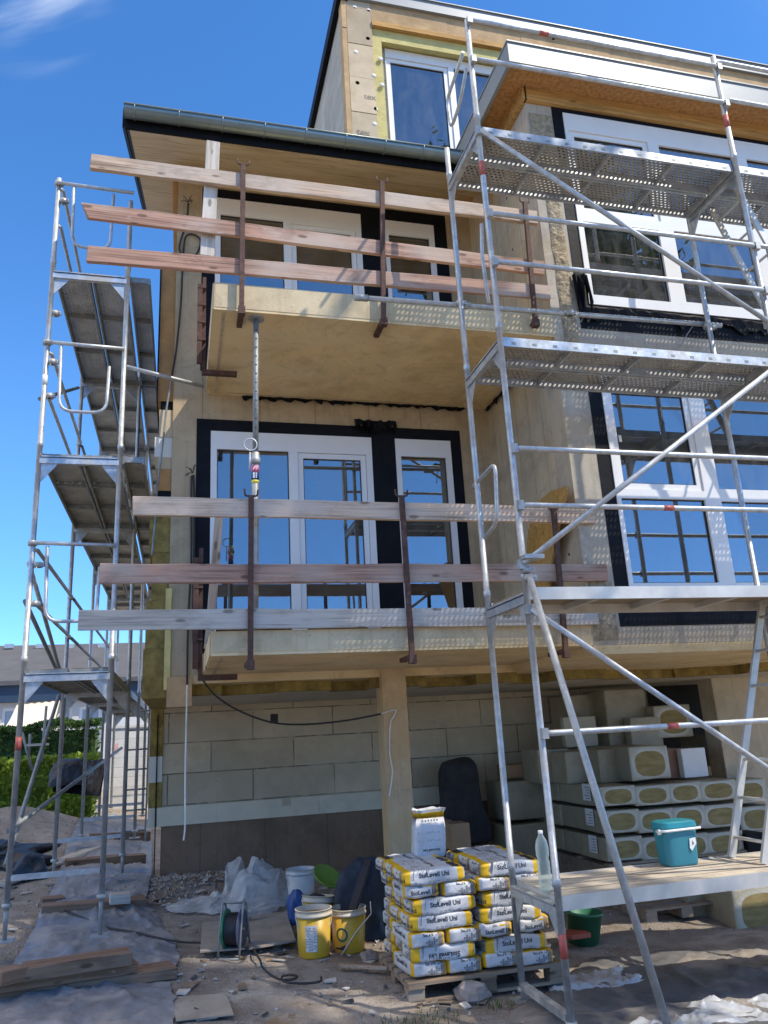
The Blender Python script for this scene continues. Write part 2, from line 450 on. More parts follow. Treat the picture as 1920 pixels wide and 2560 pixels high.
def concrete(name, c, stain, streak=True, joints=None, warm=None, axis='z'):
    t = NT(name); v = t.mapping()
    a = t.noise(v, 2.2, 8, 0.65, 0.3); b = t.noise(v, 0.9, 6, 0.7, 0.8)
    cc = t.ramp(a, [(0.28, sc3(c, 0.72)), (0.5, c), (0.75, sc3(c, 1.15))])
    cc = t.mix(t.rng(b, 0.46, 0.68, 0, 0.6, True), cc, stain)
    if warm: cc = t.mix(t.rng(t.noise(v, 1.4, 5, 0.6), 0.45, 0.65, 0, 0.7, True), cc, warm)
    if streak:
        s = t.noise(t.mapping((26, 26, 0.9)), 1.0, 3, 0.5)
        cc = t.mix(t.rng(s, 0.5, 0.75, 0, 0.3), cc, sc3(c, 0.5))
    wm = t.noise(v, 3.1, 7, 0.72, 1.2)
    cc = t.mix(t.rng(wm, 0.545, 0.60, 0, 0.30, True), cc, sc3(c, 0.62))
    cc = t.mix(t.rng(t.noise(v, 4.4, 6, 0.7, 0.9), 0.60, 0.66, 0, 0.28, True), cc, sc3(c, 1.45))
    fine = t.noise(v, 60, 4)
    pore = t.noise(v, 28, 2)
    cc = t.mix(t.rng(pore, 0.70, 0.74, 0, 0.55), cc, sc3(c, 0.35))
    h = fine
    if joints:
        sep = t.n('ShaderNodeSeparateXYZ'); t.l(t.obj, sep.inputs[0])
        ax, pitch = joints
        fr = t.math('FRACT', t.math('DIVIDE', sep.outputs[ax], pitch))
        ln = t.math('LESS_THAN', t.math('ABSOLUTE', t.math('SUBTRACT', fr, 0.5)), 0.006/pitch)
        cc = t.mix(t.math('MULTIPLY', ln, 0.55), cc, sc3(c, 0.35))
    t.base(cc); t.set(0.85, 0, 0.3); t.bump(h, 0.35, 0.006)
    return t.mat

def blockwork(name, c, bw, rh, mortar=0.006, axis='x', mc=None, off=0.5):
    """large masonry blocks laid in courses"""
    t = NT(name); sep = t.n('ShaderNodeSeparateXYZ'); t.l(t.obj, sep.inputs[0])
    cb = t.n('ShaderNodeCombineXYZ')
    t.l(sep.outputs['X' if axis == 'x' else 'Y'], cb.inputs[0]); t.l(sep.outputs['Z'], cb.inputs[1])
    nv = t.n('ShaderNodeTexNoise'); nv.inputs['Scale'].default_value = 9; t.l(t.obj, nv.inputs['Vector'])
    ad = t.n('ShaderNodeVectorMath', operation='MULTIPLY_ADD'); t.l(nv.outputs['Color'], ad.inputs[0]); ad.inputs[1].default_value = (0.008,)*3
    t.l(cb.outputs[0], ad.inputs[2])
    br = t.n('ShaderNodeTexBrick'); t.l(ad.outputs[0], br.inputs['Vector']); br.offset = off
    br.inputs['Scale'].default_value = 1; br.inputs['Brick Width'].default_value = bw; br.inputs['Row Height'].default_value = rh
    br.inputs['Mortar Size'].default_value = mortar; br.inputs['Mortar Smooth'].default_value = 0.3; br.inputs['Bias'].default_value = 0
    br.inputs['Color1'].default_value = sc3(c, 0.86) + (1,); br.inputs['Color2'].default_value = sc3(c, 1.1) + (1,)
    br.inputs['Mortar'].default_value = (mc or sc3(c, 0.42)) + (1,)
    a = t.noise(t.obj, 3.0, 7, 0.65, 0.4); 
    cc = t.mix(t.rng(a, 0.35, 0.7, 0, 0.5, True), br.outputs['Color'], sc3(c, 0.7))
    cc = t.mix(t.rng(t.noise(t.obj, 1.1, 5), 0.5, 0.7, 0, 0.5, True), cc, sc3(c, 1.25))
    cc = t.mix(t.rng(t.noise(t.obj, 2.6, 6, 0.7, 0.6), 0.50, 0.58, 0, 0.72, True), cc, sc3(c, 0.93))   # joints smeared over with mortar
    cc = t.mix(t.rng(t.noise(t.obj, 5.5, 7, 0.75), 0.60, 0.68, 0, 0.35, True), cc, sc3(c, 0.55))
    t.base(cc); t.set(0.9, 0, 0.2)
    h = t.math('SUBTRACT', t.noise(t.obj, 70, 3), t.math('MULTIPLY', br.outputs['Fac'], 2.0))
    t.bump(h, 0.5, 0.006)
    return t.mat

M = {}
M['galv'] = galv('galvanised steel')
M['galv_old'] = galv('weathered galvanised steel', (0.42, 0.43, 0.42), 0.5, 0.6, (0.50, 0.48, 0.43), 0.9)
M['galv_dark'] = galv('dull galvanised steel', (0.27, 0.29, 0.29), 0.5, 0.5, (0.22, 0.20, 0.17), 0.6)
M['perf_x'] = perforated('perforated steel deck', (0.40, 0.385, 0.35), pitch=(0.033, 0.045), hole=0.26, along=0)
M['perf_y'] = perforated('perforated steel deck weathered', (0.44, 0.43, 0.39), hole=0.15, along=1)
M['rust'] = plain('rusty painted steel', (0.095, 0.048, 0.036), 0.75, 0.15, 0.45, 18, 60, 0.3, stain=(0.07, 0.04, 0.035))
M['rust_bright'] = plain('orange rusted steel', (0.27, 0.10, 0.04), 0.8, 0.1, 0.45, 15, 60, 0.3, stain=(0.12, 0.05, 0.03))
M['plank_pink'] = wood('reddish weathered plank', (0.42, 0.25, 0.18), (0.46, 0.375, 0.31), dark=0.28)
M['plank_warm'] = wood('weathered spruce plank', (0.56, 0.41, 0.29), (0.54, 0.46, 0.385), dark=0.3)
M['plank_grey'] = wood('grey weathered plank', (0.54, 0.48, 0.40), (0.56, 0.53, 0.48))
M['plank_dark'] = wood('dirty old timber', (0.22, 0.135, 0.085), (0.25, 0.18, 0.13))
M['ply_yellow'] = wood('yellow formwork ply', (0.42, 0.25, 0.07), (0.36, 0.24, 0.10), knots=False)
M['osb'] = plain('orange brown strand board', (0.42, 0.215, 0.075), 0.75, 0, 0.38, 26, 70, 0.3)
M['soffit'] = wood('pale soffit board', (0.62, 0.48, 0.28), (0.66, 0.54, 0.36), knots=False, axis=0)
M['glulam'] = wood('laminated timber', (0.50, 0.29, 0.10), None, knots=True)
M['conc_warm'] = concrete('warm cast concrete', (0.63, 0.51, 0.32), (0.48, 0.37, 0.21), warm=(0.67, 0.56, 0.36))
M['conc_wall'] = concrete('board marked concrete wall', (0.50, 0.39, 0.245), (0.38, 0.28, 0.165), joints=('X', 0.62))
M['conc_side'] = concrete('board marked side wall', (0.54, 0.45, 0.315), (0.42, 0.34, 0.23), joints=('Y', 0.30))
M['conc_grey'] = concrete('grey cast concrete', (0.46, 0.41, 0.33), (0.33, 0.29, 0.23), warm=(0.52, 0.45, 0.33))
M['conc_soffit'] = concrete('formed slab underside', (0.74, 0.565, 0.31), (0.50, 0.355, 0.16), streak=False, warm=(0.76, 0.63, 0.40))
M['conc_brown'] = concrete('damp brown base concrete', (0.26, 0.17, 0.11), (0.17, 0.115, 0.075), warm=(0.29, 0.17, 0.10), joints=('X', 0.8))
M['conc_column'] = concrete('stained column concrete', (0.58, 0.43, 0.26), (0.46, 0.28, 0.11), warm=(0.56, 0.37, 0.17))
M['rough'] = plain('chiselled concrete', (0.37, 0.30, 0.20), 0.95, 0, 0.45, 22, 45, 1.0, 0.02, stain=(0.25, 0.21, 0.15))
M['block'] = blockwork('aerated block wall', (0.58, 0.49, 0.35), 1.06, 0.37, 0.009, mc=(0.17, 0.145, 0.11))
M['block_attic'] = blockwork('pale block wall', (0.50, 0.47, 0.40), 0.62, 0.30, axis='y')
M['block_white'] = blockwork('white garden wall blocks', (0.62, 0.61, 0.58), 0.5, 0.2, 0.008, mc=(0.4, 0.4, 0.38))
M['ceil'] = plain('pale ceiling board coat', (0.50, 0.46, 0.36), 0.85, 0, 0.12, 1.5, 50, 0.2, stain=(0.40, 0.36, 0.27))
M['wool'] = plain('yellow brown mineral wool', (0.30, 0.215, 0.060), 0.95, 0, 0.4, 9, 45, 0.9, 0.012, stain=(0.20, 0.14, 0.04))
M['fibre'] = plain('tan wood fibre board', (0.50, 0.345, 0.185), 0.95, 0, 0.2, 5, 60, 0.6, 0.008, stain=(0.40, 0.26, 0.13), rvar=0.1)
M['fibre_face'] = plain('pale face of insulation board', (0.53, 0.43, 0.29), 0.9, 0, 0.12, 4, 60, 0.3, 0.004, stain=(0.41, 0.30, 0.18), rvar=0.2)
M['orange_wall'] = plain('orange brown sheathing', (0.44, 0.24, 0.085), 0.8, 0, 0.2, 5, 40, 0.3)
M['foam'] = plain('yellow foam strip', (0.58, 0.50, 0.20), 0.85, 0, 0.14, 8, 30, 0.5, 0.01)
M['eps'] = plain('white foam board', (0.70, 0.69, 0.62), 0.8, 0, 0.06, 4, 80, 0.2)
M['xps'] = plain('pale cream plinth board', (0.70, 0.63, 0.48), 0.8, 0, 0.08, 3, 60, 0.15, stain=(0.52, 0.49, 0.38))
M['black'] = plain('black sealing membrane', (0.006, 0.007, 0.010), 0.6, 0, 0.4, 6, 12, 0.5, 0.008, spec=0.18)
M['bitumen'] = plain('black bitumen coat', (0.02, 0.02, 0.021), 0.7, 0, 0.4, 5)
M['pvc'] = plain('white window profile', (0.80, 0.80, 0.78), 0.35, 0, 0.03, 3, 20, 0.03)
M['gasket'] = plain('dark window gasket', (0.03, 0.03, 0.03), 0.6)
M['glass'] = glass('window pane')
M['zinc'] = plain('dark zinc gutter', (0.20, 0.255, 0.26), 0.34, 0.6, 0.12, 3, 20, 0.05, stain=(0.15, 0.19, 0.19))
M['roof'] = plain('dark roof membrane', (0.04, 0.04, 0.042), 0.7)
M['fascia'] = plain('light metal fascia', (0.26, 0.285, 0.30), 0.42, 0.2, 0.05, 2, 15, 0.05)
M['room'] = plain('pale plaster room', (0.55, 0.54, 0.51), 0.9)
M['cable'] = plain('black rubber cable', (0.025, 0.025, 0.027), 0.55)
M['cord'] = plain('white cord', (0.72, 0.71, 0.66), 0.6)
M['red'] = plain('red marking paint', (0.42, 0.09, 0.07), 0.5, 0, 0.25, 20)

# ------------------------------------------------------------------ ground
def dirt_mat():
    t = NT('trampled building site earth'); v = t.obj
    a = t.noise(v, 0.9, 9, 0.65, 0.5); b = t.noise(v, 6, 8, 0.7); c = t.noise(v, 45, 5, 0.6)
    cc = t.ramp(a, [(0.30, (0.235, 0.20, 0.168)), (0.5, (0.36, 0.315, 0.27)), (0.72, (0.46, 0.41, 0.36))])
    cc = t.mix(t.rng(b, 0.42, 0.68, 0, 0.6, True), cc, (0.22, 0.16, 0.115))
    cc = t.mix(t.rng(c, 0.60, 0.72, 0, 0.55), cc, (0.56, 0.49, 0.40))
    cc = t.mix(t.rng(c, 0.40, 0.28, 0, 0.55), cc, (0.09, 0.07, 0.055))
    # pale spilled plaster dust
    d = t.noise(v, 0.65, 6, 0.7, 1.5)
    cc = t.mix(t.rng(d, 0.57, 0.70, 0, 0.55, True), cc, (0.58, 0.52, 0.45))
    t.base(cc); t.set(0.95, 0, 0.2)
    t.bump(t.math('ADD', t.math('MULTIPLY', b, 0.8), t.math('MULTIPLY', c, 0.6)), 1.0, 0.045)
    return t.mat
M['dirt'] = dirt_mat()
def make_ground():
    def axis(a, b, fine0, fine1, n):
        xs = [a]; 
        k = a
        out = []
        import itertools
        far1 = [a + (fine0 - a) * (1 - (1 - i/10)**1.0) for i in range(10)]
        f = [fine0 + (fine1 - fine0) * i / n for i in range(n+1)]
        far2 = [fine1 + (b - fine1) * (i/10)**1.6 for i in range(1, 11)]
        return far1 + f + far2
    xs = axis(-300, 300, -5, 6.5, 150); ys = axis(-200, 500, 3.0, 17, 170)
    mb = MB(); vs = []; nx = len(xs)
    for y in ys:
        for x in xs:
            z = ground(x, y)
            if -5 <= x <= 6.5 and 3 <= y <= 17:
                z += 0.035*noise.fractal(Vector((x*1.1, y*1.1, 0)), 1.0, 2.0, 5) + 0.012*noise.noise(Vector((x*9, y*9, 3)))
            # earth heap beyond the scaffold
            z += 0.38*math.exp(-((x+2.6)/1.0)**2 - ((y-14.6)/1.3)**2)
            # low mound of rubble against the plinth
            z += 0.10*math.exp(-((x-0.3)/0.9)**2 - ((y-9.9)/0.5)**2)
            vs.append((x, y, z))
    fs = [(j*nx+i, j*nx+i+1, (j+1)*nx+i+1, (j+1)*nx+i) for j in range(len(ys)-1) for i in range(nx-1)]
    mb.add(vs, fs, 0, True)
    o = mb.build('ground', M['dirt'], loc=(0,0,0)); o['kind'] = 'structure'
make_ground()

# ------------------------------------------------------------------ the house
XL, XB, XE = -0.13, 3.51, 9.2          # left wall, bay corner, right end
YB, YW, YG = 6.20, 8.00, 10.60         # bay front, recessed wall, ground floor wall
house = thing('house', (XL, YB, -0.2), 'beige concrete house under construction with two balcony slabs, white windows and a set-back top storey', 'house')
def part(mb, name, mt, parent=house): return mb.build(name, mt, parent)

LW = (0.27, 2.05, 2.50, 4.87); LR = (2.33, 3.00, 2.50, 4.87)
UW = (0.30, 2.06, 5.60, 7.84); UR = (2.36, 3.01, 5.60, 7.80)
BL = (3.94, 7.40, 2.74, 4.90); BU = (3.94, 7.40, 5.70, 8.06)
part(MB().grid_wall(XL, XB, 2.281, 8.20, YW, YW+0.28, [LW, LR, UW, UR]), 'wall', M['conc_wall'])
part(MB().box(XB, XB+0.28, YB+0.281, YW+0.28, 2.281, 8.29), 'wall', M['conc_side'])
part(MB().grid_wall(XB, XE, 2.281, 8.29, YB, YB+0.28, [BL, BU]), 'wall', M['conc_grey'])
# rear shell so that the rooms are rooms
part(MB().box(XL, XL+0.25, YW+0.281, 11.2, 2.3, 8.3).box(XL+0.251, XE, 11.0, 11.2, 0.0, 8.3).box(XE-0.25, XE, YB+0.281, 10.99, 2.3, 8.3), 'wall', M['room'])
part(MB().box(XB+0.281, XE-0.26, YB+0.285, 10.7, 5.25, 5.50).box(XL+0.252, XB+0.28, YW+0.285, 10.7, 5.25, 5.50)
     .box(XB+0.281, XE-0.26, YB+0.285, 10.7, 8.10, 8.19).box(XL+0.252, XB+0.28, YW+0.285, 10.7, 8.05, 8.14)
     .box(XL+0.252, XE-0.26, 10.7, 10.8, 2.5, 8.14), 'inner_floor', M['room'])
# rough chiselled corner of the bay
def rough_patch(x0, x1, z0, z1, y, amp, nx=10, nz=70, seed=0):
    mb = MB(); vs = []
    for j in range(nz+1):
        for i in range(nx+1):
            x = x0+(x1-x0)*i/nx; z = z0+(z1-z0)*j/nz
            e = min(1, min(i, nx-i)/1.5, min(j, nz-j)/2)
            if i in (0, nx): x += 0.02*noise.noise(Vector((seed, z*4, i)))
            vs.append((x, y-0.004-e*amp*(0.5+0.9*abs(noise.noise(Vector((x*9, z*14, seed))))+0.3*noise.noise(Vector((x*40, z*45, seed)))), z))
    mb.add(vs, [(j*(nx+1)+i, j*(nx+1)+i+1, (j+1)*(nx+1)+i+1, (j+1)*(nx+1)+i) for j in range(nz) for i in range(nx)], 0, False)
    return mb
p = part(rough_patch(XB+0.10, XB+0.265, 4.98, 7.0, YB, 0.022), 'chiselled_strip', M['rough'])
p = part(rough_patch(XB+0.02, XB+0.30, 7.15, 8.0, YB, 0.012, seed=4), 'chiselled_strip', M['rough'])
p = part(rough_patch(XB+0.02, XB+0.26, 2.32, 2.85, YB, 0.014, 8, 24, seed=9), 'chiselled_strip', M['rough'])

for (px_, py_) in ((1225, 1212), (1238, 1347), (1423, 1386), (1267, 495), (1281, 624), (1200, 1100), (1330, 1120)):
    c_ = at(px_, py_, X=XB)
    if YB < c_.y < YW: part(MB().lathe((XB-0.0005, c_.y, c_.z), [(0, 0.001), (0.016, 0.001), (0.016, 0)], 12, axis=(-1, 0, 0)), 'tie_hole', M['gasket'])

# floor slabs and balconies
part(MB().box(XB, XE, YB+0.002, YW, 2.20, 2.28).box(XL+0.252, XE-0.26, YW+0.29, 10.99, 2.282, 2.50).box(XL, XE, YW+0.004, 10.99, 2.2, 2.2805), 'floor_slab', M['conc_soffit'])
for z0, z1 in ((2.28, 2.47), (5.30, 5.57)):
    s = part(MB().box(0.225, XB-0.002, YB, YW-0.002, z0, z1), 'balcony_slab', [M['conc_soffit']])
    # front face is paler than the underside
    part(MB().box(0.235, XB-0.01, YB-0.004, YB-0.0005, z0+0.025, z1-0.005), 'slab_edge', M['conc_warm'], s)
    part(MB().box(0.215, 0.2245, YB+0.01, YW-0.02, z0+0.01, z1-0.005), 'slab_edge', M['conc_warm'], s)
    # joint left by the formwork: proud strips near the edges of the underside
    part(MB().box(0.30, 0.325, YB+0.05, YW-0.06, z0-0.006, z0-0.0005).box(0.33, XB-0.1, YW-0.09, YW-0.075, z0-0.006, z0-0.0005), 'form_joint', M['conc_side'], s)

# ragged black membrane at the joint of slab and wall
def ragged(x0, x1, y, z, n, h, seed, dy=0.03):
    mb = MB(); rnd = random.Random(seed)
    vs = []
    for i in range(n+1):
        x = x0+(x1-x0)*i/n
        vs += [(x, y-dy*rnd.random(), z+0.02), (x+0.02*rnd.random(), y-0.01-dy*rnd.random()*1.6, z-h*(0.25+rnd.random()))]
    mb.add(vs, [(2*i, 2*i+1, 2*i+3, 2*i+2) for i in range(n)], 0)
    return mb
part(ragged(0.6, 3.2, YW-0.01, 5.285, 60, 0.045, 3), 'membrane_strip', M['black'])
part(ragged(1.85, 2.35, YW-0.02, 5.05, 16, 0.13, 5, 0.06), 'membrane_strip', M['black'])
def ragged_side(y0, y1, x, z, n, h, seed):
    mb = MB(); rnd = random.Random(seed); vs = []
    for i in range(n+1):
        y = y0+(y1-y0)*i/n
        vs += [(x-0.03*rnd.random(), y, z+0.02), (x-0.02-0.05*rnd.random(), y+0.02*rnd.random(), z-h*(0.2+rnd.random()))]
    return mb.add(vs, [(2*i, 2*i+1, 2*i+3, 2*i+2) for i in range(n)], 0)
part(ragged_side(6.9, 7.95, XB-0.004, 5.29, 26, 0.07, 8), 'membrane_strip', M['black'])
part(ragged(XB+0.26, XB+0.44, YB-0.01, 6.0, 10, 0.42, 12, 0.05), 'membrane_strip', M['black'])
part(ragged(3.86, 7.3, YB-0.006, 5.66, 50, 0.16, 14, 0.02), 'membrane_strip', M['black'])

# windows: a part with panes, sashes as sub-parts
def window(o, Y, lights, blank=None):
    """o = outer rectangle, lights = [(x0,x1,z0,z1,sash?)]"""
    fr = part(MB().grid_wall(o[0], o[1], o[2], o[3], Y-0.018, Y+0.07, [l[:4] for l in lights]), 'window', M['pvc'])
    bevel(fr, 0.004, 1)
    for (a, b, c, d, sash) in lights:
        if sash:
            s = MB().grid_wall(a+0.004, b-0.004, c+0.004, d-0.004, Y+0.0, Y+0.06, [(a+0.062, b-0.062, c+0.062, d-0.062)]).build('sash', M['pvc'], fr)
            bevel(s, 0.004, 1)
            a, b, c, d = a+0.062, b-0.062, c+0.062, d-0.062
            yg = Y+0.018
        else: yg = Y+0.012
        MB().grid_wall(a+0.001, b-0.001, c+0.001, d-0.001, yg-0.006, yg+0.03, [(a+0.009, b-0.009, c+0.009, d-0.009)]).build('gasket', M['gasket'], fr)
        MB().box(a+0.006, b-0.006, yg+0.004, yg+0.010, c+0.006, d-0.006).build('pane', M['glass'], fr)
    return fr
def tape(o, Y, holes):
    mb = MB().grid_wall(o[0], o[1], o[2], o[3], Y-0.006, Y-0.0005, holes)
    return part(mb, 'sealing_tape', M['black'])
tape((0.12, 3.13, 2.49, 5.01), YW, [LW, LR])
window(LW, YW, [(0.335, 1.105, 2.60, 4.665, False), (1.205, 1.98, 2.56, 4.66, True)])
window(LR, YW, [(2.39, 2.93, 2.58, 4.66, False)])
tape((0.15, 3.18, 5.58, 7.97), YW, [UW, UR])
window(UW, YW, [(0.36, 1.10, 5.70, 7.62, False), (1.19, 1.99, 5.68, 7.60, True)])
window(UR, YW, [(2.41, 2.94, 5.70, 7.60, False)])
tape((3.80, 7.55, 2.44, 5.02), YB, [BL])
window(BL, YB, [(3.985, 4.91, 3.735, 4.80, True), (3.985, 4.90, 2.83, 3.645, False), (5.08, 6.06, 3.76, 4.76, False), (5.08, 6.06, 2.83, 3.635, False),
               (6.24, 7.3, 3.76, 4.76, False), (6.24, 7.3, 2.83, 3.635, False)])
tape((3.815, 7.55, 5.42, 8.14), YB, [BU])
window(BU, YB, [(3.985, 4.955, 6.80, 7.84, True), (4.0, 4.905, 5.81, 6.68, False), (5.09, 6.09, 6.93, 7.82, False), (5.09, 6.09, 5.83, 6.70, False),
               (6.25, 7.3, 6.93, 7.82, False), (6.25, 7.3, 5.83, 6.70, False)])

for (px_, py_, Y_, w_, h_) in ((1023, 313, YW+0.02, 0.05, 0.025), (1551, 1096, YB+0.02, 0.03, 0.07), (1582, 524, YB+0.02, 0.025, 0.06), (1062, 1482, YW+0.02, 0.05, 0.03)):
    c_ = at(px_, py_, Y=Y_-0.004)
    if py_ > 400: part(MB().box(c_.x-w_/2, c_.x+w_/2, Y_-0.0015, Y_-0.0005, c_.z-h_/2, c_.z+h_/2), 'pane_sticker', M['eps'])

# left roof: pitched, eave to the front, rake on the left
SL = 0.46; YE, ZE = 6.90, 7.72
def rz(y, off=0.0): return ZE + SL*(y-YE) + off
XRK = -0.645
roof = part(MB().prism([(YE, rz(YE, 0.02)), (11.0, rz(11.0, 0.02)), (11.0, rz(11.0, 0.20)), (YE, rz(YE, 0.20))], 'x', XRK, 3.19), 'roof', M['roof'])
part(MB().prism([(YE+0.03, rz(YE+0.03)), (10.95, rz(10.95)), (10.95, rz(10.95, 0.018)), (YE+0.03, rz(YE+0.03, 0.018))], 'x', XRK+0.035, XB-0.004), 'soffit', M['soffit'], roof)
part(MB().prism([(YE-0.004, rz(YE)-0.012), (11.0, rz(11.0)-0.012), (11.0, rz(11.0, 0.215)), (YE-0.004, rz(YE, 0.215))], 'x', XRK-0.03, XRK-0.002), 'verge_board', M['black'], roof)
part(MB().box(XRK, XB-0.005, YE-0.03, YE-0.001, ZE-0.035, ZE+0.16), 'fascia_board', M['black'], roof)
# gable infill above the side wall, and timber plate under the soffit
part(MB().prism([(YW, 7.9), (10.9, 7.9), (10.9, rz(10.9)-0.004), (YW, rz(YW)-0.004)], 'x', XL-0.06, XL-0.004), 'gable_board', M['orange_wall'], roof)
part(MB().box(XL, XB-0.004, YW-0.035, YW-0.001, 7.98, 8.20), 'wall_plate', M['soffit'], roof)
# half round gutter
gm = MB(); gx0, gx1 = XRK-0.005, 3.06; gr = 0.082; gy, gz = YE-0.115, ZE+0.115
vs = []; nseg = 12
for x in (gx0, gx1):
    for k in range(nseg+1):
        a = math.pi + math.pi*k/nseg
        vs.append((x, gy+gr*math.cos(a), gz+gr*math.sin(a)*1.12))
    for k in range(nseg+1):
        a = 2*math.pi - math.pi*k/nseg
        vs.append((x, gy+(gr-0.004)*math.cos(a), gz+(gr-0.004)*math.sin(a)*1.12))
n2 = 2*(nseg+1)
gm.add(vs, [(k, (k+1) % n2, n2+(k+1) % n2, n2+k) for k in range(n2)], 0, True)
gut = part(gm, 'gutter', M['zinc'], roof)
cl = MB()
for i in range(9):
    x = gx0 + 0.10 + i*0.435
    if x > gx1: break
    pts = [(x, gy+(gr+0.004)*math.cos(math.pi+math.pi*k/10), gz+(gr+0.004)*1.12*math.sin(math.pi+math.pi*k/10)) for k in range(11)]
    cl.tube(pts, 0.007, 6)
cl.tube([(gx0, gy-gr, gz+0.002), (gx1, gy-gr, gz+0.002)], 0.010, 8)
for x in (gx0, gx1):
    cl.prism([(gy+gr*math.cos(math.pi+math.pi*k/nseg), gz+gr*math.sin(math.pi+math.pi*k/nseg)*1.12) for k in range(nseg+1)], 'x', x-0.003, x+0.003)
part(cl, 'gutter_bracket', M['zinc'], roof)

# insulation on the left side wall (front ends seen) and the ground floor edge
def zat(py, Y=8.0, px=400): return at(px, py, Y=Y).z
segs = [(640, 905, 'orange_wall', -0.29), (905, 1000, 'orange_wall', -0.30), (1000, 1022, 'black', -0.26), (1022, 1090, 'fibre_face', -0.27), (1090, 1140, 'eps', -0.31),
        (1140, 1170, 'conc_wall', -0.29), (1170, 1225, 'orange_wall', -0.28), (1225, 1240, 'black', -0.27), (1240, 1380, 'wool', -0.335), (1380, 1500, 'wool', -0.30),
        (1500, 1620, 'wool', -0.345), (1620, 1745, 'wool', -0.36)]
for (ya, yb, mt, xl) in segs:
    z1, z0 = zat(ya), zat(yb)
    part(MB().box(xl, XL-0.0015, YW+0.02+0.02*random.random(), 11.2, z0+0.001, z1-0.001), 'side_insulation', M[mt])
part(MB().box(-0.305, -0.292, YW-0.01, 11.15, zat(1000), zat(640)), 'side_insulation', M['black'])
part(MB().box(XL+0.0, 0.11, YW-0.028, YW+0.25, 1.985, 2.27), 'insulation_board', M['fibre'])
wl = MB()
rnd = random.Random(4)
vs = []; n = 26
for i in range(n+1):
    z = 2.15 + 1.0*i/n; d = 0.5*abs(noise.noise(Vector((0, z*6, 2))))+0.2
    vs += [(XL-0.03, YW-0.002, z), (XL+0.02+0.03*d, YW-0.02-0.035*d, z), (XL+0.03+0.04*d, YW-0.001, z)]
wl.add(vs, [(3*i+k, 3*i+k+1, 3*i+k+4, 3*i+k+3) for i in range(n) for k in range(2)], 0, False)
part(wl, 'foam_bead', M['foam'])

# ground floor: block wall, damp plinth, cream plinth strip, ceiling boards, column
part(MB().box(-0.20, XE, YG, YG+0.25, -0.5, 2.139).box(-0.20, 0.05, YG+0.251, 11.2, -0.5, 2.139), 'ground_floor_wall', M['block'])
part(MB().box(-0.202, XE, YG-0.012, YG-0.0005, -0.5, 0.672), 'plinth', M['conc_brown'])
st = MB()
for i, (a, b) in enumerate(((-0.25, 0.46), (0.463, 1.76), (1.764, 3.06), (3.063, 4.3))):
    st.box(a, b, YG-0.045-0.002*(i % 2), YG-0.013, 0.673, 0.893)
part(st, 'plinth_board', M['xps'])
part(MB().box(1.28, 1.40, YG-0.05, YG-0.048, 0.80, 0.895), 'mortar_smear', M['block'])
part(MB().box(1.155, 1.255, YG-0.004, YG-0.0006, 1.83, 1.95), 'wall_opening', M['gasket'])
for (za, zb, mt) in ((1.50, 2.13, 'wool'), (1.19, 1.499, 'eps'), (0.895, 1.189, 'wool'), (0.673, 0.893, 'xps')):
    part(MB().box(-0.36, -0.203, YG-0.02, 11.25, za, zb-0.001), 'side_insulation', M[mt])
part(MB().box(-0.275, -0.262, YG-0.035, YG-0.021, 0.1, 2.0), 'corner_strip', M['black'])
part(MB().box(at(1612, 1700, Y=YG).x, XE, YG-0.006, YG-0.0008, 0.9, 2.139), 'bitumen_coat', M['bitumen'])
cx = XL
rnd = random.Random(11)
k = 0
while cx < XE:
    wd = rnd.uniform(0.35, 0.75); y0 = rnd.choice((7.92, 8.12, 8.30, 8.02, 8.4)) + rnd.uniform(-0.04, 0.04)
    if k == 0: y0 = 8.25
    x1 = min(cx+wd, XE); sk = rnd.choice((0, 0, 0.14, -0.14))
    b = MB(); za, zb = 2.095, 2.2805
    b.hexa([(cx, y0, za), (x1, y0+sk, za), (x1, YG, za), (cx, YG, za), (cx, y0+0.02, zb), (x1, y0+sk+0.02, zb), (x1, YG, zb), (cx, YG, zb)], 0)
    b.add([(cx, y0-0.001, za-0.004), (x1, y0+sk-0.001, za-0.004), (x1, YG-0.001, za-0.004), (cx, YG-0.001, za-0.004)], [(0, 3, 2, 1)], 1)
    part(b, 'ceiling_insulation', [M['wool'], M['ceil']])
    cx = x1+0.001; k += 1
part(MB().box(2.02, 2.28, 7.95, 8.21, -0.4, 2.2795), 'column', M['conc_column'])
part(MB().box(2.025, 2.275, 7.945, 7.9495, 1.47, 1.476), 'column_joint', M['conc_side'])
q = at(1778, 1700, Y=9.0)
part(MB().box(q.x, XE, 9.0, 9.3, -0.4, 2.144), 'pier', M['conc_side'])

# flat roof over the bay
br = part(MB().box(XB-0.30, XE, YB-0.36, 8.3, 8.385, 8.47), 'bay_roof', M['roof'])
part(MB().box(XB-0.30, XE, YB-0.36, YW+0.3, 8.30, 8.384), 'soffit', M['osb'], br)
part(MB().box(XB-0.02, XE, YB-0.05, YB-0.001, 8.125, 8.2995).box(XB-0.05, XB-0.002, YB-0.05, YW, 8.125, 8.2995), 'wall_plate', M['glulam'], br)
fb = MB().box(XB-0.34, XE, YB-0.392, YB-0.362, 8.225, 8.475).box(XB-0.34, XB-0.303, YB-0.3615, 8.0, 8.225, 8.475)
fb.box(XB-0.35, XE, YB-0.405, YB-0.30, 8.476, 8.492).box(XB-0.35, XB-0.27, YB-0.299, 8.0, 8.476, 8.492)
part(fb, 'fascia', M['fascia'], br)

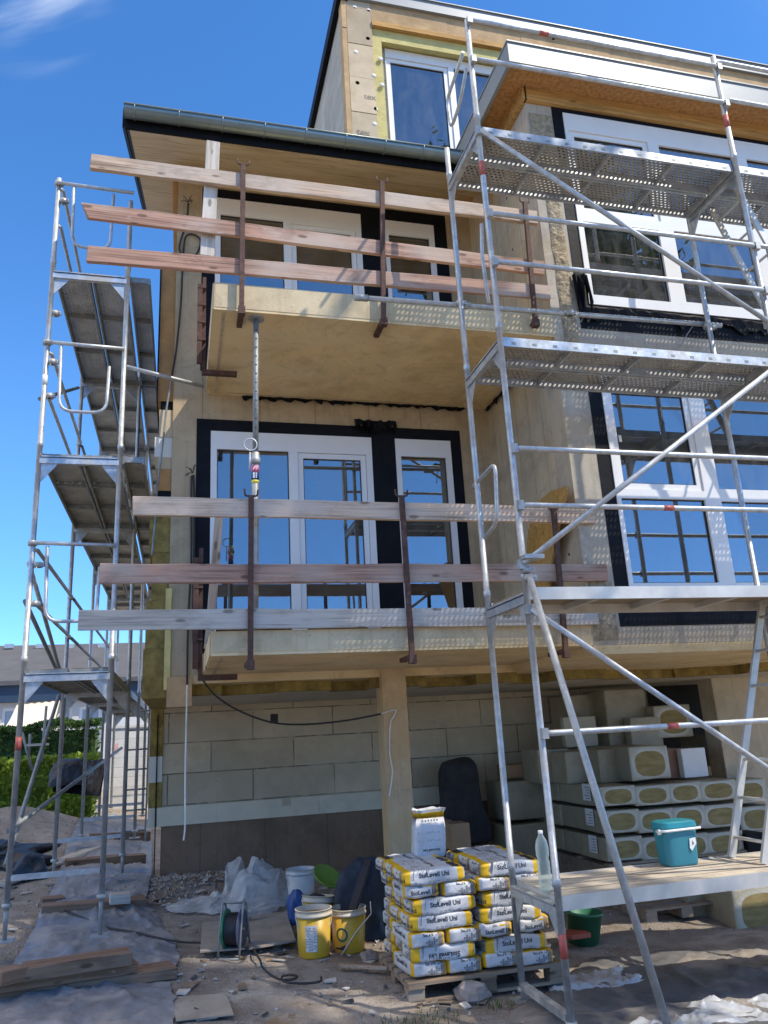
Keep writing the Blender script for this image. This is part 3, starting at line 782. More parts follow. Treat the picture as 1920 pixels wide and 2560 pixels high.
# set-back top storey
XA = 1.93
at_w = at(960.6, 123, Y=8.0)
AW = (at_w.x, 5.2, 8.42, at_w.z)
top = part(MB().grid_wall(XA, XE, 8.0, 11.12, YW+0.005, YW+0.2, [AW]).box(XA, XA+0.2, YW+0.201, 10.9, 8.0, 11.1), 'top_storey_wall', M['block_attic'])
part(MB().box(XA+0.21, XE, YW+0.9, YW+0.95, 8.2, 11.1), 'inner_wall', M['room'], top)
x1 = at(873, 180, Y=7.85).x; x2 = at(936, 180, Y=7.85).x; x3 = at(958, 150, Y=7.85).x
zt = 11.10
def zpx(px, py): return at(px, py, Y=7.85).z
yy = 7.85
zs = [8.30, zpx(915, 283), zpx(912, 196), zpx(905, 112), zpx(895, 20), zt]
for i in range(len(zs)-1):
    part(MB().box(x1+0.002, x2-0.002, yy-0.004*(i % 2), YW+0.004, zs[i]+0.006, zs[i+1]-0.004), 'facade_board', M['fibre_face'], top)
zs2 = [8.30, zpx(870, 262), zpx(865, 70), zt]
for i in range(len(zs2)-1):
    part(MB().box(XA-0.02, x1-0.003, yy-0.01+0.006*(i % 2), YW+0.004, zs2[i]+0.002, zs2[i+1]-0.002), 'edge_board', M['fibre'], top)
zf = zpx(940, 68); zf2 = zpx(960, 100)
part(MB().box(x2, x3, yy+0.03, YW+0.004, 8.30, zf), 'foam_strip', M['foam'], top)
part(MB().hexa([(x3+0.001, yy+0.03, zf-0.19), (5.2, yy+0.03, zf-0.19), (5.2, YW+0.004, zf-0.16), (x3+0.001, YW+0.004, zf-0.16), (x3+0.001, yy+0.03, zf), (5.2, yy+0.03, zf), (5.2, YW+0.004, zf), (x3+0.001, YW+0.004, zf)]), 'foam_strip', M['foam'], top)
part(MB().box(x2+0.002, 5.2, yy-0.03, YW+0.004, zf+0.001, zf+0.075), 'lintel_board', M['glulam'], top)
for i, (a, b) in enumerate(((x2+0.002, 3.4), (3.402, 4.5), (4.502, 5.9), (5.902, XE))):
    part(MB().box(a, b, yy+0.004*(i % 2), YW+0.004, zf+0.077, zt), 'facade_board', M['fibre'], top)
for (px, py) in ((920, 95), (935, 187), (890, 128), (894, 206), (940, 271), (937, 308), (904, 354), (887, 16), (922, 24), (952, 145), (956, 210)):
    c = at(px, py, Y=7.84)
    part(MB().lathe((c.x, 7.862, c.z), [(0.0, 0.016), (0.028, 0.016), (0.032, 0.012), (0.032, 0.0)], 14, axis=(0, -1, 0)), 'fixing_disc', M['eps'], top)
# stamped grey letters on the boards
ink = plain('faded grey ink', (0.30, 0.26, 0.21), 0.9)
for (px, py, s) in ((909, 330, 0.135), (925, 242, 0.12)):
    me = text_mesh('tex', s, 0.002); me.materials.append(ink)
    o = bpy.data.objects.new('lettering', me); lnk(o, top); c = at(px, py, Y=7.84)
    o.location = Vector((c.x, yy-0.006, c.z)) - wloc(top); o.rotation_euler = (R_(90), 0, 0)
aw = window(AW, YW-0.02, [])
bpy.data.objects.remove(aw)
def xa(px, py): return at(px, py, Y=YW).x
A1, A2 = xa(978, 200), xa(1118, 200); B1, B2 = xa(1140, 200), xa(1330, 250)
zta = at(980, 150, Y=YW).z
wA = window(AW, YW+0.0, [(A1-0.06, A2+0.02, 8.5, zta+0.02, True), (B1-0.03, B2+0.25, 8.5, zta+0.02, False)])
part(MB().box(XA-0.02, XE, YW-0.14, 11, 11.12, 11.20), 'top_roof', M['roof'], top)
part(MB().box(2.0, XE, YW-0.20, YW-0.141, 11.10, 11.27).box(2.0, XE, YW-0.22, YW-0.08, 11.271, 11.285), 'top_fascia', M['fascia'], top)
part(MB().prism([(YW-0.18, 11.06), (11, 11.06), (11, 11.26), (YW-0.18, 11.26)], 'x', XA-0.075, XA-0.022).box(XA-0.0215, 1.998, YW-0.2, YW-0.142, 11.06, 11.26), 'verge_board', M['black'], top)
part(MB().tube([at(1383, 97, Y=7.7), at(1392, 86, Y=7.7)], 0.02, 8), 'roof_outlet', M['black'], top)

# ------------------------------------------------------------------ scaffolds
def bent(pts, r=0.06, n=5):
    """round the corners of a polyline"""
    pts = [Vector(p) for p in pts]; out = [pts[0]]
    for i in range(1, len(pts)-1):
        a, b, c = pts[i-1], pts[i], pts[i+1]
        d1 = (a-b).normalized(); d2 = (c-b).normalized()
        k = min(r, (a-b).length*0.45, (c-b).length*0.45)
        for t in range(n+1):
            u = t/n
            out.append((b+d1*k)*(1-u)**2 + b*2*u*(1-u) + (b+d2*k)*u*u)
    out.append(pts[-1]); return out

def coupler(mb, p, ax=(0,0,1), r=0.034):
    p = Vector(p)
    mb.lathe(p - Vector(ax)*0.022, [(r*0.6, 0), (r*1.15, 0), (r*1.15, 0.044), (r*0.6, 0.044)], 10, axis=ax)
    mb.box(p.x+0.02, p.x+0.055, p.y-0.03, p.y+0.0, p.z-0.018, p.z+0.018)
    mb.tube([p+Vector((0.04,-0.05,0)), p+Vector((0.04,0.03,0))], 0.007, 6)

TR = 0.0242
# --- right scaffold: bays along X, frames across Y
SX = (2.365, 4.935, 7.505); SY0, SY1 = 5.014, 5.744
LIFT = (0.57, 2.58, 4.57, 6.57)
rs = thing('scaffold', (SX[0], SY0, -0.25), 'galvanised scaffold with perforated steel decks standing before the right bay of the house', 'scaffold', 'scaffolds round the house')
def frame(parent, x, y0, y1, zs, ztop0, ztop1, zb, mt, along='y', gus=True):
    """end frame: two posts with a transom at every lift"""
    def P(t, z): return (x, t, z) if along == 'y' else (t, x, z)
    def post(t, z1):
        zz = [zb]; rr = [TR]
        for z in zs:
            if z+0.12 < z1: zz += [z+0.06, z+0.062, z+0.11, z+0.112]; rr += [TR, TR+0.005, TR+0.005, TR]
        return MB().tube([P(t, z) for z in zz+[z1]], rr+[TR], 12).build('post', mt, parent)
    o0 = post(y0, ztop0); o1 = post(y1, ztop1)
    for z in zs:
        t = MB()
        t.beam(P(y0, z-0.085), P(y1, z-0.085), 0.045, 0.055)
        t.beam(P(y0+0.02, z-0.045), P(y1-0.02, z-0.045), 0.062, 0.010)
        if gus:
            for (a, sg) in ((y0, 1), (y1, -1)):
                q = [P(a+sg*0.02, z-0.11), P(a+sg*0.17, z-0.11), P(a+sg*0.14, z-0.15), P(a+sg*0.02, z-0.30)]
                off = Vector((0.004, 0, 0)) if along == 'y' else Vector((0, 0.004, 0))
                q = [Vector(v) for v in q]
                vs = [v-off for v in q] + [v+off for v in q]
                t.add(vs, [(0,1,2,3), (7,6,5,4), (0,4,5,1), (1,5,6,2), (2,6,7,3), (3,7,4,0)])
        t.build('transom', mt, parent)
    return o0, o1
for i, x in enumerate(SX):
    frame(rs, x, SY0, SY1, LIFT, 7.82 if i else 7.70, 6.95, -0.16, M['galv'], gus=True)
    for y in (SY0, SY1):
        m_ = MB(); zz = ground(x, y)
        m_.box(x-0.075, x+0.075, y-0.075, y+0.075, zz+0.005, zz+0.017).tube([(x, y, zz+0.01), (x, y, 0.0)], 0.017, 10)
        m_.lathe((x, y, -0.16), [(0.024, 0), (0.036, 0.004), (0.036, 0.03), (0.024, 0.034)], 10)
        m_.build('base_jack', M['galv_old'], rs)
    MB().beam((x, SY0+0.02, -0.115), (x, SY1-0.02, -0.115), 0.05, 0.045).build('base_bar', M['galv_old'], rs)
# decks: two plank units each
def deck(parent, x0, x1, y0, y1, z, mt, solid=False):
    wd = (y1-y0-0.03)/2
    for k in range(2):
        a = y0+0.005+k*(wd+0.02); b = a+wd
        m_ = MB()
        m_.box(x0+0.03, x1-0.03, a+0.02, b-0.02, z-0.004, z)                     # sheet
        d = m_.build('deck', mt, parent)
        e = MB()
        for yy_ in (a, b-0.019):                                                  # folded edge channels
            e.box(x0+0.03, x1-0.03, yy_, yy_+0.019, z-0.075, z+0.003)
        for xx_ in (x0+0.03, x1-0.05): e.box(xx_, xx_+0.02, a+0.0195, b-0.0195, z-0.07, z-0.006)
        for q_ in range(1, 4):
            xx_ = x0+(x1-x0)*q_/4; e.box(xx_, xx_+0.02, a+0.0195, b-0.0195, z-0.05, z-0.006)
        e.build('edge_channel', M['galv'], d)
        # dark slots along the folded edges
        s_ = MB(); n_ = 14
        for q_ in range(n_):
            xx_ = x0+0.12+(x1-x0-0.24)*q_/(n_-1)
            s_.box(xx_-0.018, xx_+0.018, a-0.0015, a-0.0004, z-0.055, z-0.035)
        s_.build('edge_slot', M['galv_dark'], d)
for j in range(2):
    deck(rs, SX[j], SX[j+1], SY0+0.01, SY1-0.01, 6.57, M['perf_x'])
    deck(rs, SX[j], SX[j+1], SY0+0.01, SY1-0.01, 4.57, M['perf_x'])
M['deck_ply'] = wood('site deck plywood', (0.36, 0.26, 0.15), (0.30, 0.25, 0.19), knots=False)
M['deck_dust'] = plain('dusty deck boards', (0.52, 0.45, 0.35), 0.9, 0, 0.25, 7, 40, 0.4, 0.006, stain=(0.34, 0.28, 0.21))
M['alu'] = plain('dusty aluminium', (0.60, 0.58, 0.53), 0.5, 0.35, 0.14, 5, 30, 0.1, stain=(0.50, 0.46, 0.38))
for j in range(2):
    for (z, tmt) in ((2.58, 'deck_ply'), (0.57, 'deck_dust')):
        d = MB().box(SX[j]+0.03, SX[j+1]-0.03, SY0+0.036, SY1-0.036, z-0.012, z-0.001).build('deck', M[tmt], rs)
        e = MB().box(SX[j]+0.02, SX[j+1]-0.02, SY0+0.005, SY0+0.035, z-0.085, z+0.004).box(SX[j]+0.02, SX[j+1]-0.02, SY1-0.035, SY1-0.005, z-0.085, z+0.004)
        for q_ in range(5):
            xx_ = SX[j]+0.03+(SX[j+1]-SX[j]-0.11)*q_/4; e.box(xx_, xx_+0.045, SY0+0.0355, SY1-0.0355, z-0.06, z-0.013)
        e.build('edge_channel', M['alu'], d)
        if z < 1:   # board joints and plaster crumbs
            g_ = MB()
            for q_ in range(1, 4):
                yy_ = SY0+0.036+(SY1-SY0-0.072)*q_/4; g_.box(SX[j]+0.05, SX[j+1]-0.05, yy_-0.003, yy_+0.003, z-0.0005, z+0.0008)
            g_.build('board_joint', M['plank_dark'], d)
# guard rails on the outer face
def rail(parent, x0, x1, y, z, mt=None, name='guard_rail', r=0.0205):
    m_ = MB().tube([(x0+0.01, y+0.022, z), (x0+0.05, y, z), (x1-0.05, y, z), (x1-0.01, y+0.022, z)], r, 10)
    o = m_.build(name, mt or M['galv'], parent)
    for xx_ in ((x0, x1) if x0 < SX[0]+0.1 else (x1,)):
        MB().box(xx_-0.015, xx_+0.03, y-0.012, y+0.03, z-0.035, z+0.035).build('wedge_lug', M['galv_old'], o)
    return o
yr = SY0-0.045
for j in range(2):
    for z in ((7.66, 7.23, 5.66, 5.21, 3.62, 3.18, 1.58) if j == 0 else (7.72, 7.27, 5.66, 5.21, 3.62, 3.18, 1.60)):
        rail(rs, SX[j], SX[j+1], yr, z)
mk = MB()
for (x, z) in ((3.04, 7.66), (3.55, 3.18), (3.3, 1.58)):
    MB().tube([(x, yr, z), (x+0.09, yr, z)], 0.0212, 10).build('red_mark', M['red'], rs)
for (z) in (6.05, 0.22):
    MB().tube([(SX[0], SY0, z), (SX[0], SY0, z+0.14)], TR+0.0008, 12).build('red_mark', M['red'], rs)
MB().tube([(SX[1], SY0, 6.98), (SX[1], SY0, 7.12)], TR+0.0008, 12).build('red_mark', M['red'], rs)
def diag(parent, p0, p1, mt=None):
    o = MB().tube([p0, p1], 0.0215, 10).build('diagonal_brace', mt or M['galv'], parent)
    for p in (p0, p1):
        p = Vector(p); MB().box(p.x-0.03, p.x+0.03, p.y-0.004, p.y+0.05, p.z-0.035, p.z+0.035).build('brace_clamp', M['galv_old'], o)
diag(rs, (2.36, SY0-0.05, 6.47), (4.90, SY0-0.05, 4.88))
diag(rs, (2.34, SY0-0.05, 2.74), (4.92, SY0-0.05, 4.50))
diag(rs, (2.36, SY0-0.05, 2.42), (4.90, SY0-0.05, 0.68))
# raking stabiliser
MB().tube([(2.37, 4.955, 2.66), (2.66, 4.30, ground(2.66, 4.3)+0.02)], 0.0242, 12).build('stabiliser', M['galv_old'], rs)
st = MB(); coupler(st, (2.37, 4.97, 2.64), r=0.03); coupler(st, (2.37, 4.99, 2.70)); st.box(2.33, 2.48, 4.90, 5.0, 2.77, 2.80)
st.build('coupler', M['galv_old'], rs)
# tie tube along the inner posts with its couplers
tt = MB().tube([(1.40, 5.79, 5.285), (5.12, 5.79, 5.335)], 0.0242, 12).build('tie_tube', M['galv_old'], rs)
MB().tube([(1.52, 5.79, 5.287), (1.40, 5.79, 5.285)], 0.030, 10).build('tube_sleeve', M['galv_old'], tt)
for x in (2.365, 3.45, 4.935):
    c = MB(); coupler(c, (x, 5.765, 5.30)); coupler(c, (x+0.05, 5.79, 5.30), (1, 0, 0), 0.03); c.build('coupler', M['galv_old'], tt)
MB().tube([(3.62, 5.80, 5.31), (3.45, 6.17, 4.98)], 0.006, 6).build('tie_wire', M['galv_dark'], tt)
MB().tube([(4.80, 5.80, 5.31), (4.62, 6.17, 4.95)], 0.006, 6).build('tie_wire', M['galv_dark'], tt)
# end guards on the left frame (U loops)
def xloop(pts, name='end_guard'):
    P = [at(px, py, X=SX[0]) for px, py in pts]
    return MB().tube(bent(P, 0.09), 0.0165, 8).build(name, M['galv'], rs)
xloop([(1183, 1216), (1238, 1157), (1243, 1306), (1212, 1345)])
xloop([(1158, 130), (1117, 252), (1128, 322), (1150, 258), (1166, 170)])
xloop([(1204, 560), (1205, 640), (1222, 760)])
# platform ladder inside the right bay (inclined), sub-parts rails and rungs
def ladder(name, parent_kind, pa0, pa1, pb0, pb1, n, label=None, group=None, r=0.018, mt=None):
    pa0, pa1, pb0, pb1 = map(Vector, (pa0, pa1, pb0, pb1))
    t = thing(name, (pa0+pb0)/2, label, 'ladder', group)
    for a, b in ((pa0, pa1), (pb0, pb1)):
        MB().beam(a, b, 0.025, 0.06, (pb0-pa0).normalized().cross((pa1-pa0).normalized())).build('stile', mt or M['alu'], t)
    for i in range(n):
        f = (i+0.5)/n
        MB().tube([pa0.lerp(pa1, f), pb0.lerp(pb1, f)], 0.013, 8).build('rung', mt or M['alu'], t)
    return t
ladder('access_ladder', None, (4.14, 5.63, 0.575), (4.86, 5.63, 2.56), (4.14, 5.27, 0.575), (4.86, 5.27, 2.56), 7,
       'aluminium ladder leaning from the lowest dusty deck to the deck above', 'ladders in the right scaffold')
ladder('access_ladder', None, (5.85, 5.62, 4.575), (5.12, 5.62, 6.56), (5.85, 5.26, 4.575), (5.12, 5.26, 6.56), 7,
       'aluminium ladder under the uppermost deck, before the top bay windows', 'ladders in the right scaffold')

# --- left scaffold: bays along Y beside the house wall
LX0, LX1 = -1.33, -0.605
LYS = (7.45, 10.02, 12.59, 15.16, 17.73)
LL = (2.34, 4.36, 6.35)
ls = thing('scaffold', (LX0, LYS[0], 0.0), 'tall narrow galvanised scaffold running back along the left side of the house', 'scaffold', 'scaffolds round the house')
for i, y in enumerate(LYS):
    frame(ls, y, LX0, LX1, LL, 7.43 if i != 1 else 7.6, 7.25 if i != 1 else 7.5, 0.42 + 0.02*i, M['galv'], along='x')
    for x in (LX0, LX1):
        zz = ground(x, y) + 0.16
        m_ = MB().box(x-0.075, x+0.075, y-0.075, y+0.075, zz, zz+0.01).tube([(x, y, zz), (x, y, 0.6)], 0.018, 10)
        m_.lathe((x, y, 0.44), [(0.024, 0), (0.04, 0.004), (0.04, 0.03), (0.024, 0.034)], 10)
        m_.build('base_jack', M['galv_old'], ls)
    MB().beam((LX0+0.02, y, 0.66), (LX1-0.02, y, 0.66), 0.05, 0.04).build('base_bar', M['galv'], ls)
def deck_y(x0, x1, y0, y1, z, mt, ribs):
    wd = (x1-x0-0.03)/2
    for k in range(2):
        a = x0+0.005+k*(wd+0.02); b = a+wd
        d = MB().box(a+0.02, b-0.02, y0+0.03, y1-0.03, z-0.004, z).build('deck', mt, ls)
        e = MB()
        for xx_ in (a, b-0.019): e.box(xx_, xx_+0.019, y0+0.03, y1-0.03, z-0.075, z+0.003)
        for q_ in range(ribs+1):
            yy_ = y0+0.03+(y1-y0-0.085)*q_/ribs; e.box(a+0.0195, b-0.0195, yy_, yy_+0.025, z-0.06, z-0.006)
        e.build('edge_channel', M['galv_dark'], d)
for j in range(4):
    deck_y(LX0+0.01, LX1-0.01, LYS[j], LYS[j+1], 6.35, M['perf_y'], 3)
    deck_y(LX0+0.01, LX1-0.01, LYS[j], LYS[j+1], 4.36, M['perf_y'], 3)
    deck_y(LX0+0.01, LX1-0.01, LYS[j], LYS[j+1], 2.34, M['deck_ply'], 8)
    for z in (7.33, 6.88, 5.42, 4.95, 3.42, 2.94):
        MB().tube([(LX0-0.01, LYS[j]+0.01, z), (LX0+0.035, LYS[j]+0.06, z), (LX0+0.035, LYS[j+1]-0.06, z), (LX0-0.01, LYS[j+1]-0.01, z)], 0.019, 8).build('guard_rail', M['galv_dark'] if j else M['galv'], ls)
# narrow inner console decks between scaffold and wall
for j in range(4):
    for z in (6.35, 4.36):
        d = MB().box(-0.565, -0.40, LYS[j]+0.03, LYS[j+1]-0.03, z-0.004, z).build('console_deck', M['perf_y'], ls)
        e = MB()
        for xx_ in (-0.585, -0.399): e.box(xx_, xx_+0.019, LYS[j]+0.03, LYS[j+1]-0.03, z-0.075, z+0.003)
        for q_ in range(4):
            yy_ = LYS[j]+0.03+(LYS[j+1]-LYS[j]-0.085)*q_/3; e.box(-0.5655, -0.3995, yy_, yy_+0.025, z-0.06, z-0.006)
        e.build('edge_channel', M['galv_dark'], d)
# front end: top rails and U loops at each lift, couplers
for k, z in enumerate((7.35, 5.50, 3.47)):
    MB().tube([(LX0, 7.41, z), (LX1+(0.03 if k == 0 else 0), 7.41, z-0.02)], 0.019, 10).build('end_rail', M['galv'], ls)
    x0_, x1_ = (-1.18, -0.79) if k == 0 else (-1.20, -0.75)
    zl = z - (0.72 if k else 0.74); zr = z-0.06 if k == 0 else z-0.22
    MB().tube(bent([(x0_, 7.42, z-0.03), (x0_+0.02, 7.42, zl), (x1_, 7.42, zl), (x1_+0.01, 7.42, zr)], 0.13), 0.0165, 8).build('end_guard', M['galv'], ls)
    c = MB(); coupler(c, (LX0, 7.43, z)); c.build('coupler', M['galv_old'], ls); c = MB(); coupler(c, (LX0+0.06, 7.44, z-0.20)); c.build('coupler', M['galv_old'], ls)
    c = MB(); coupler(c, (LX0+0.05, 7.47, z-0.55 if k else z-1.5)); c.build('coupler', M['galv_old'], ls)
for (a, b) in (((LX0-0.04, 7.5, 4.93), (LX0-0.04, 9.98, 6.2)), ((LX0-0.04, 7.5, 2.95), (LX0-0.04, 9.98, 2.45)), ((LX0-0.04, 7.5, 0.75), (LX0-0.04, 9.9, 2.25))):
    MB().tube([a, b], 0.0215, 8).build('diagonal_brace', M['galv_dark'], ls)
MB().tube([(LX0-0.03, 7.46, 1.02), (LX0+0.5, 12.6, 1.62)], 0.02, 8).build('diagonal_brace', M['galv_dark'], ls)
MB().tube([(LX0-0.03, 7.5, 3.30), (LX0-0.03, 9.9, 2.5)], 0.0215, 8).build('diagonal_brace', M['galv'], ls)
MB().tube([(LX1, 7.47, 5.32), (0.18, 7.75, 5.28)], 0.021, 10).build('wall_tie', M['galv'], ls)
for zm, x in ((1.66, LX0), (5.05, LX0)):
    MB().tube([(x, 7.45, zm), (x, 7.45, zm+0.11)], TR+0.0008, 12).build('red_mark', M['red'] if zm < 2 else M['eps'], ls)
# ladder leaning far back inside the left scaffold
ladder('access_ladder', None, (-0.78, 12.7, 0.3), (-0.78, 13.0, 2.3), (-0.46, 12.7, 0.3), (-0.46, 13.0, 2.3), 7, 'narrow dark steel ladder standing far back below the left scaffold decks', None, mt=M['galv_dark'])
# trestle ladder at the back of the gap
# timbers under the feet
def timber(p0, p1, w, h, mt, label, group='timbers under the scaffold feet', seed=0, upv=(0,0,1)):
    o = board('timber', p0, p1, w, h, M[mt], jitter=0.006, seed=seed, upv=upv)
    return tag(o, label, 'timber', group)
def tpx(pl, pr, dz, w, h, mt, label, seed, lean=0.0):
    """timber whose lower front edge is seen from pl to pr, dz above the ground"""
    a = atg(pl[0], pl[1], dz); b = atg(pr[0], pr[1], dz)
    off = Vector((0, w/2, h/2+0.012))
    timber(a+off, b+off, w, h, mt, label, seed=seed)
tpx((-20, 2478), (46, 2462), 0.15, 0.20, 0.085, 'plank_dark', 'short brown timber block under the outer foot of the left scaffold, at the photo edge', 1)
tpx((48, 2462), (320, 2420), 0.15, 0.20, 0.085, 'plank_dark', 'topmost brown timber under the inner front foot of the left scaffold', 2)
tpx((-60, 2500), (334, 2440), 0.075, 0.22, 0.075, 'plank_dark', 'middle brown timber of the stack before the left scaffold, with a dark stain', 3)
tpx((-80, 2526), (434, 2454), 0.0, 0.24, 0.075, 'plank_dark', 'lowest and longest timber of the stack before the left scaffold', 4)
tpx((98, 2296), (362, 2274), 0.0, 0.22, 0.09, 'plank_dark', 'long dusty timber on the grey tarp, first behind the front feet of the left scaffold', 5)
tpx((272, 2266), (324, 2262), 0.09, 0.16, 0.09, 'plank_grey', 'short pale timber block lying on the dusty timber by the tarp edge', 6)
tpx((160, 2178), (360, 2162), 0.0, 0.22, 0.11, 'plank_dark', 'dark timber under the second pair of feet of the left scaffold', 7)
tpx((220, 2112), (374, 2104), 0.0, 0.22, 0.13, 'plank_dark', 'far dark timber under the third pair of feet of the left scaffold', 8)
tpx((98, 2266), (155, 2260), 0.0, 0.2, 0.05, 'plank_dark', 'small stack of flat boards under an outer scaffold post', 9)

# ------------------------------------------------------------------ balcony edge protection
YP = 6.168
def gboard(name_label, pl, pr, h, mt, seed, endcut=0.02, Y=YP, w=0.042):
    a = at(pl[0], pl[1], Y=Y); b = at(pr[0], pr[1], Y=Y)
    o = board('guard_board', a, b, w, h, M[mt], jitter=0.005, seg=24, seed=seed, endcut=endcut)
    return tag(o, name_label, 'board', 'guard boards of the balconies')
gboard('top guard board of the upper balcony, pale and longest, just under the gutter', (226, 406), (1342, 546), 0.155, 'plank_warm', 1)
gboard('middle guard board of the upper balcony, reddish, its left end split to a point', (216, 528), (1358, 672), 0.150, 'plank_pink', 2, 0.10)
gboard('lowest guard board of the upper balcony, pinkish, in front of the slab edge', (217, 636), (1374, 733), 0.155, 'plank_pink', 3)
gboard('top guard board of the lower balcony, cracked along its left half', (331, 1265), (1486, 1289), 0.155, 'plank_warm', 4)
gboard('middle guard board of the lower balcony, reddish brown', (251, 1435), (1517, 1432), 0.155, 'plank_pink', 5)
gboard('lowest guard board of the lower balcony, grey and weathered, longest', (197, 1551), (1492, 1541), 0.155, 'plank_grey', 6)
# upright plank leaning behind the upper boards
a = at(533, 356, Y=6.225); b = at(518, 642, Y=6.225)
o = board('upright_plank', b, a, 0.125, 0.04, M['plank_grey'], jitter=0.006, seed=9, upv=(0,1,0)); tag(o, 'grey upright plank nailed behind the upper guard boards at their left part', 'plank')

def guard_post(p_top, zb, label, group, x1=None, arm=True):
    x, y, zt_ = p_top; x1 = x if x1 is None else x1
    t = thing('guard_post', (x, y, zb), label, 'railing post', group)
    MB().beam((x, y, zt_), (x1, y, zb), 0.042, 0.034, (0,1,0)).build('upright', M['rust'], t)
    MB().tube(bent([(x-0.055, y, zt_+0.06), (x-0.05, y-0.0, zt_+0.0), (x+0.05, y, zt_+0.0), (x+0.055, y, zt_+0.055)], 0.02), 0.008, 6).build('hook', M['rust'], t)
    if arm:
        MB().beam((x1, y+0.005, zb-0.02), (x1, y+0.30, zb-0.02), 0.05, 0.035).build('clamp_arm', M['rust'], t)
        MB().box(x1-0.03, x1+0.03, y-0.03, y+0.03, zb-0.075, zb-0.001).build('clamp_foot', M['rust'], t)
    return t
YQ = 6.125
G1 = 'rusty railing posts of the balconies'
def gp(top, bot, Y, label, mt=None):
    a = at(top[0], top[1], Y=Y); b = at(bot[0], bot[1], Y=Y)
    return guard_post((a.x, Y, a.z), b.z, label, G1, b.x)
gp((608, 412), (604, 768), YQ, 'rusty post clamped to the upper slab, leftmost of the upper balcony')
gp((955, 455), (959, 796), YQ, 'rusty post clamped to the middle of the upper balcony slab')
gp((1312, 506), (1338, 800), YQ, 'rusty post on the upper balcony beside the bay corner, behind the scaffold')
gp((628, 1240), (626, 1650), YQ, 'orange rusted post clamped to the lower slab, leftmost of the lower balcony')
gp((1004, 1240), (1030, 1636), YQ, 'rusty post clamped to the middle of the lower balcony slab')
gp((1384, 1272), (1414, 1622), YQ, 'rusty post on the lower balcony beside the bay corner, behind the scaffold')
# posts on the open left side of each slab
def side_post(y, z0, z1, label):
    t = thing('guard_post', (0.17, y, z0), label, 'railing post', G1)
    MB().box(0.150, 0.186, y-0.02, y+0.02, z0-0.05, z1).build('upright', M['rust'], t)
    MB().box(0.10, 0.1495, y-0.055, y-0.015, z0+0.0, z1-0.1).build('upright', M['rust'], t)
    MB().box(0.15, 0.50, y-0.024, y+0.024, z0-0.105, z0-0.055).build('clamp_arm', M['rust'], t)
    for k in range(4):
        z = z0+0.25+k*(z1-z0-0.4)/3
        MB().box(0.1, 0.186, y-0.06, y-0.0205, z, z+0.02).build('board_bracket', M['rust'], t)
    return t
side_post(7.30, 5.30, 6.30, 'dark rusty double post on the left edge of the upper balcony slab')
side_post(7.30, 2.28, 3.40, 'dark rusty double post on the left edge of the lower balcony slab')
a = at(548, 1300, Y=7.5); b = at(522, 1500, Y=7.5)
o = board('timber_prop', (b.x, 7.5, 2.48), a + Vector((0, 0.0, 0.05)), 0.08, 0.05, M['plank_warm'], seed=31, upv=(0,1,0)); tag(o, 'short timber leaning at the left edge of the lower balcony window', 'timber')
# adjustable steel prop between the slabs
pt = at(640, 790, Z=5.30); pt = Vector((0.603, 6.30, 5.30)); pb = Vector((0.572, 6.34, 2.472))
prop = thing('steel_prop', pb, 'galvanised telescopic steel prop standing between the two balcony slabs', 'steel prop')
pj = pb.lerp(pt, 0.54)
inner = MB().tube([pj-Vector((0,0,0.1)), pt-Vector((0,0,0.012))], 0.0245, 14).build('inner_tube', M['galv_dark'], prop)
MB().tube([pb+Vector((0,0,0.012)), pj], 0.031, 14).build('outer_tube', M['galv_old'], prop)
MB().box(pb.x-0.07, pb.x+0.07, pb.y-0.07, pb.y+0.07, 2.4715, 2.482).build('base_plate', M['galv_old'], prop)
hp = MB().prism([(pt.x+0.075*math.cos(t), pt.y+0.075*math.sin(t)) for t in [R_(22.5+45*k) for k in range(8)]], 'z', 5.287, 5.2975)
hp.build('head_plate', M['galv_old'], prop)
hs = MB()
for k in range(13):
    z = 5.17-0.085*k
    if z < pj.z+0.1: break
    f = (z-pb.z)/(pt.z-pb.z); c = pb.lerp(pt, f)
    hs.lathe((c.x, c.y-0.0245, c.z), [(0.0, 0.001), (0.0085, 0.001)], 10, axis=(0,-1,0), smooth=False)
hs.build('pin_hole', M['gasket'], inner)
MB().lathe(pj-Vector((0,0,0.09)), [(0.031, 0), (0.043, 0.005), (0.043, 0.05), (0.035, 0.06), (0.035, 0.10), (0.026, 0.105)], 16).build('collar', M['galv_old'], prop)
MB().tube([pj+Vector((0.055*math.cos(t)-0.045, -0.045, 0.07+0.055*math.sin(t))) for t in [2*math.pi*k/16 for k in range(16)]], 0.006, 6, closed=True).build('pin_loop', M['galv'], prop)
MB().tube([pj+Vector((-0.05, -0.045, 0.0)), pj+Vector((-0.055, -0.05, -0.17))], 0.007, 6).build('handle', M['galv'], prop)
def band(z0, z1, mt, nm='label_band'):
    f0 = (z0-pb.z)/(pt.z-pb.z); f1 = (z1-pb.z)/(pt.z-pb.z)
    return MB().tube([pb.lerp(pt, f0), pb.lerp(pt, f1)], 0.0322, 16).build(nm, mt, prop)
M['pink'] = plain('pink printed label', (0.72, 0.10, 0.22), 0.5, 0, 0.05)
M['navy'] = plain('navy printed label', (0.02, 0.04, 0.14), 0.5, 0, 0.05)
M['yellow'] = plain('yellow label', (0.75, 0.62, 0.05), 0.5, 0, 0.05)
M['white_ink'] = plain('white print', (0.8, 0.8, 0.8), 0.6, 0, 0.02)
zl = at(638, 1165, Y=6.31).z; z2 = at(638, 1180, Y=6.31).z; z3 = at(637, 1200, Y=6.31).z; z4 = at(637, 1208, Y=6.31).z
band(z2, zl, M['pink']); band(z3, z2-0.001, M['navy']); band(z4, z3-0.001, M['yellow'])
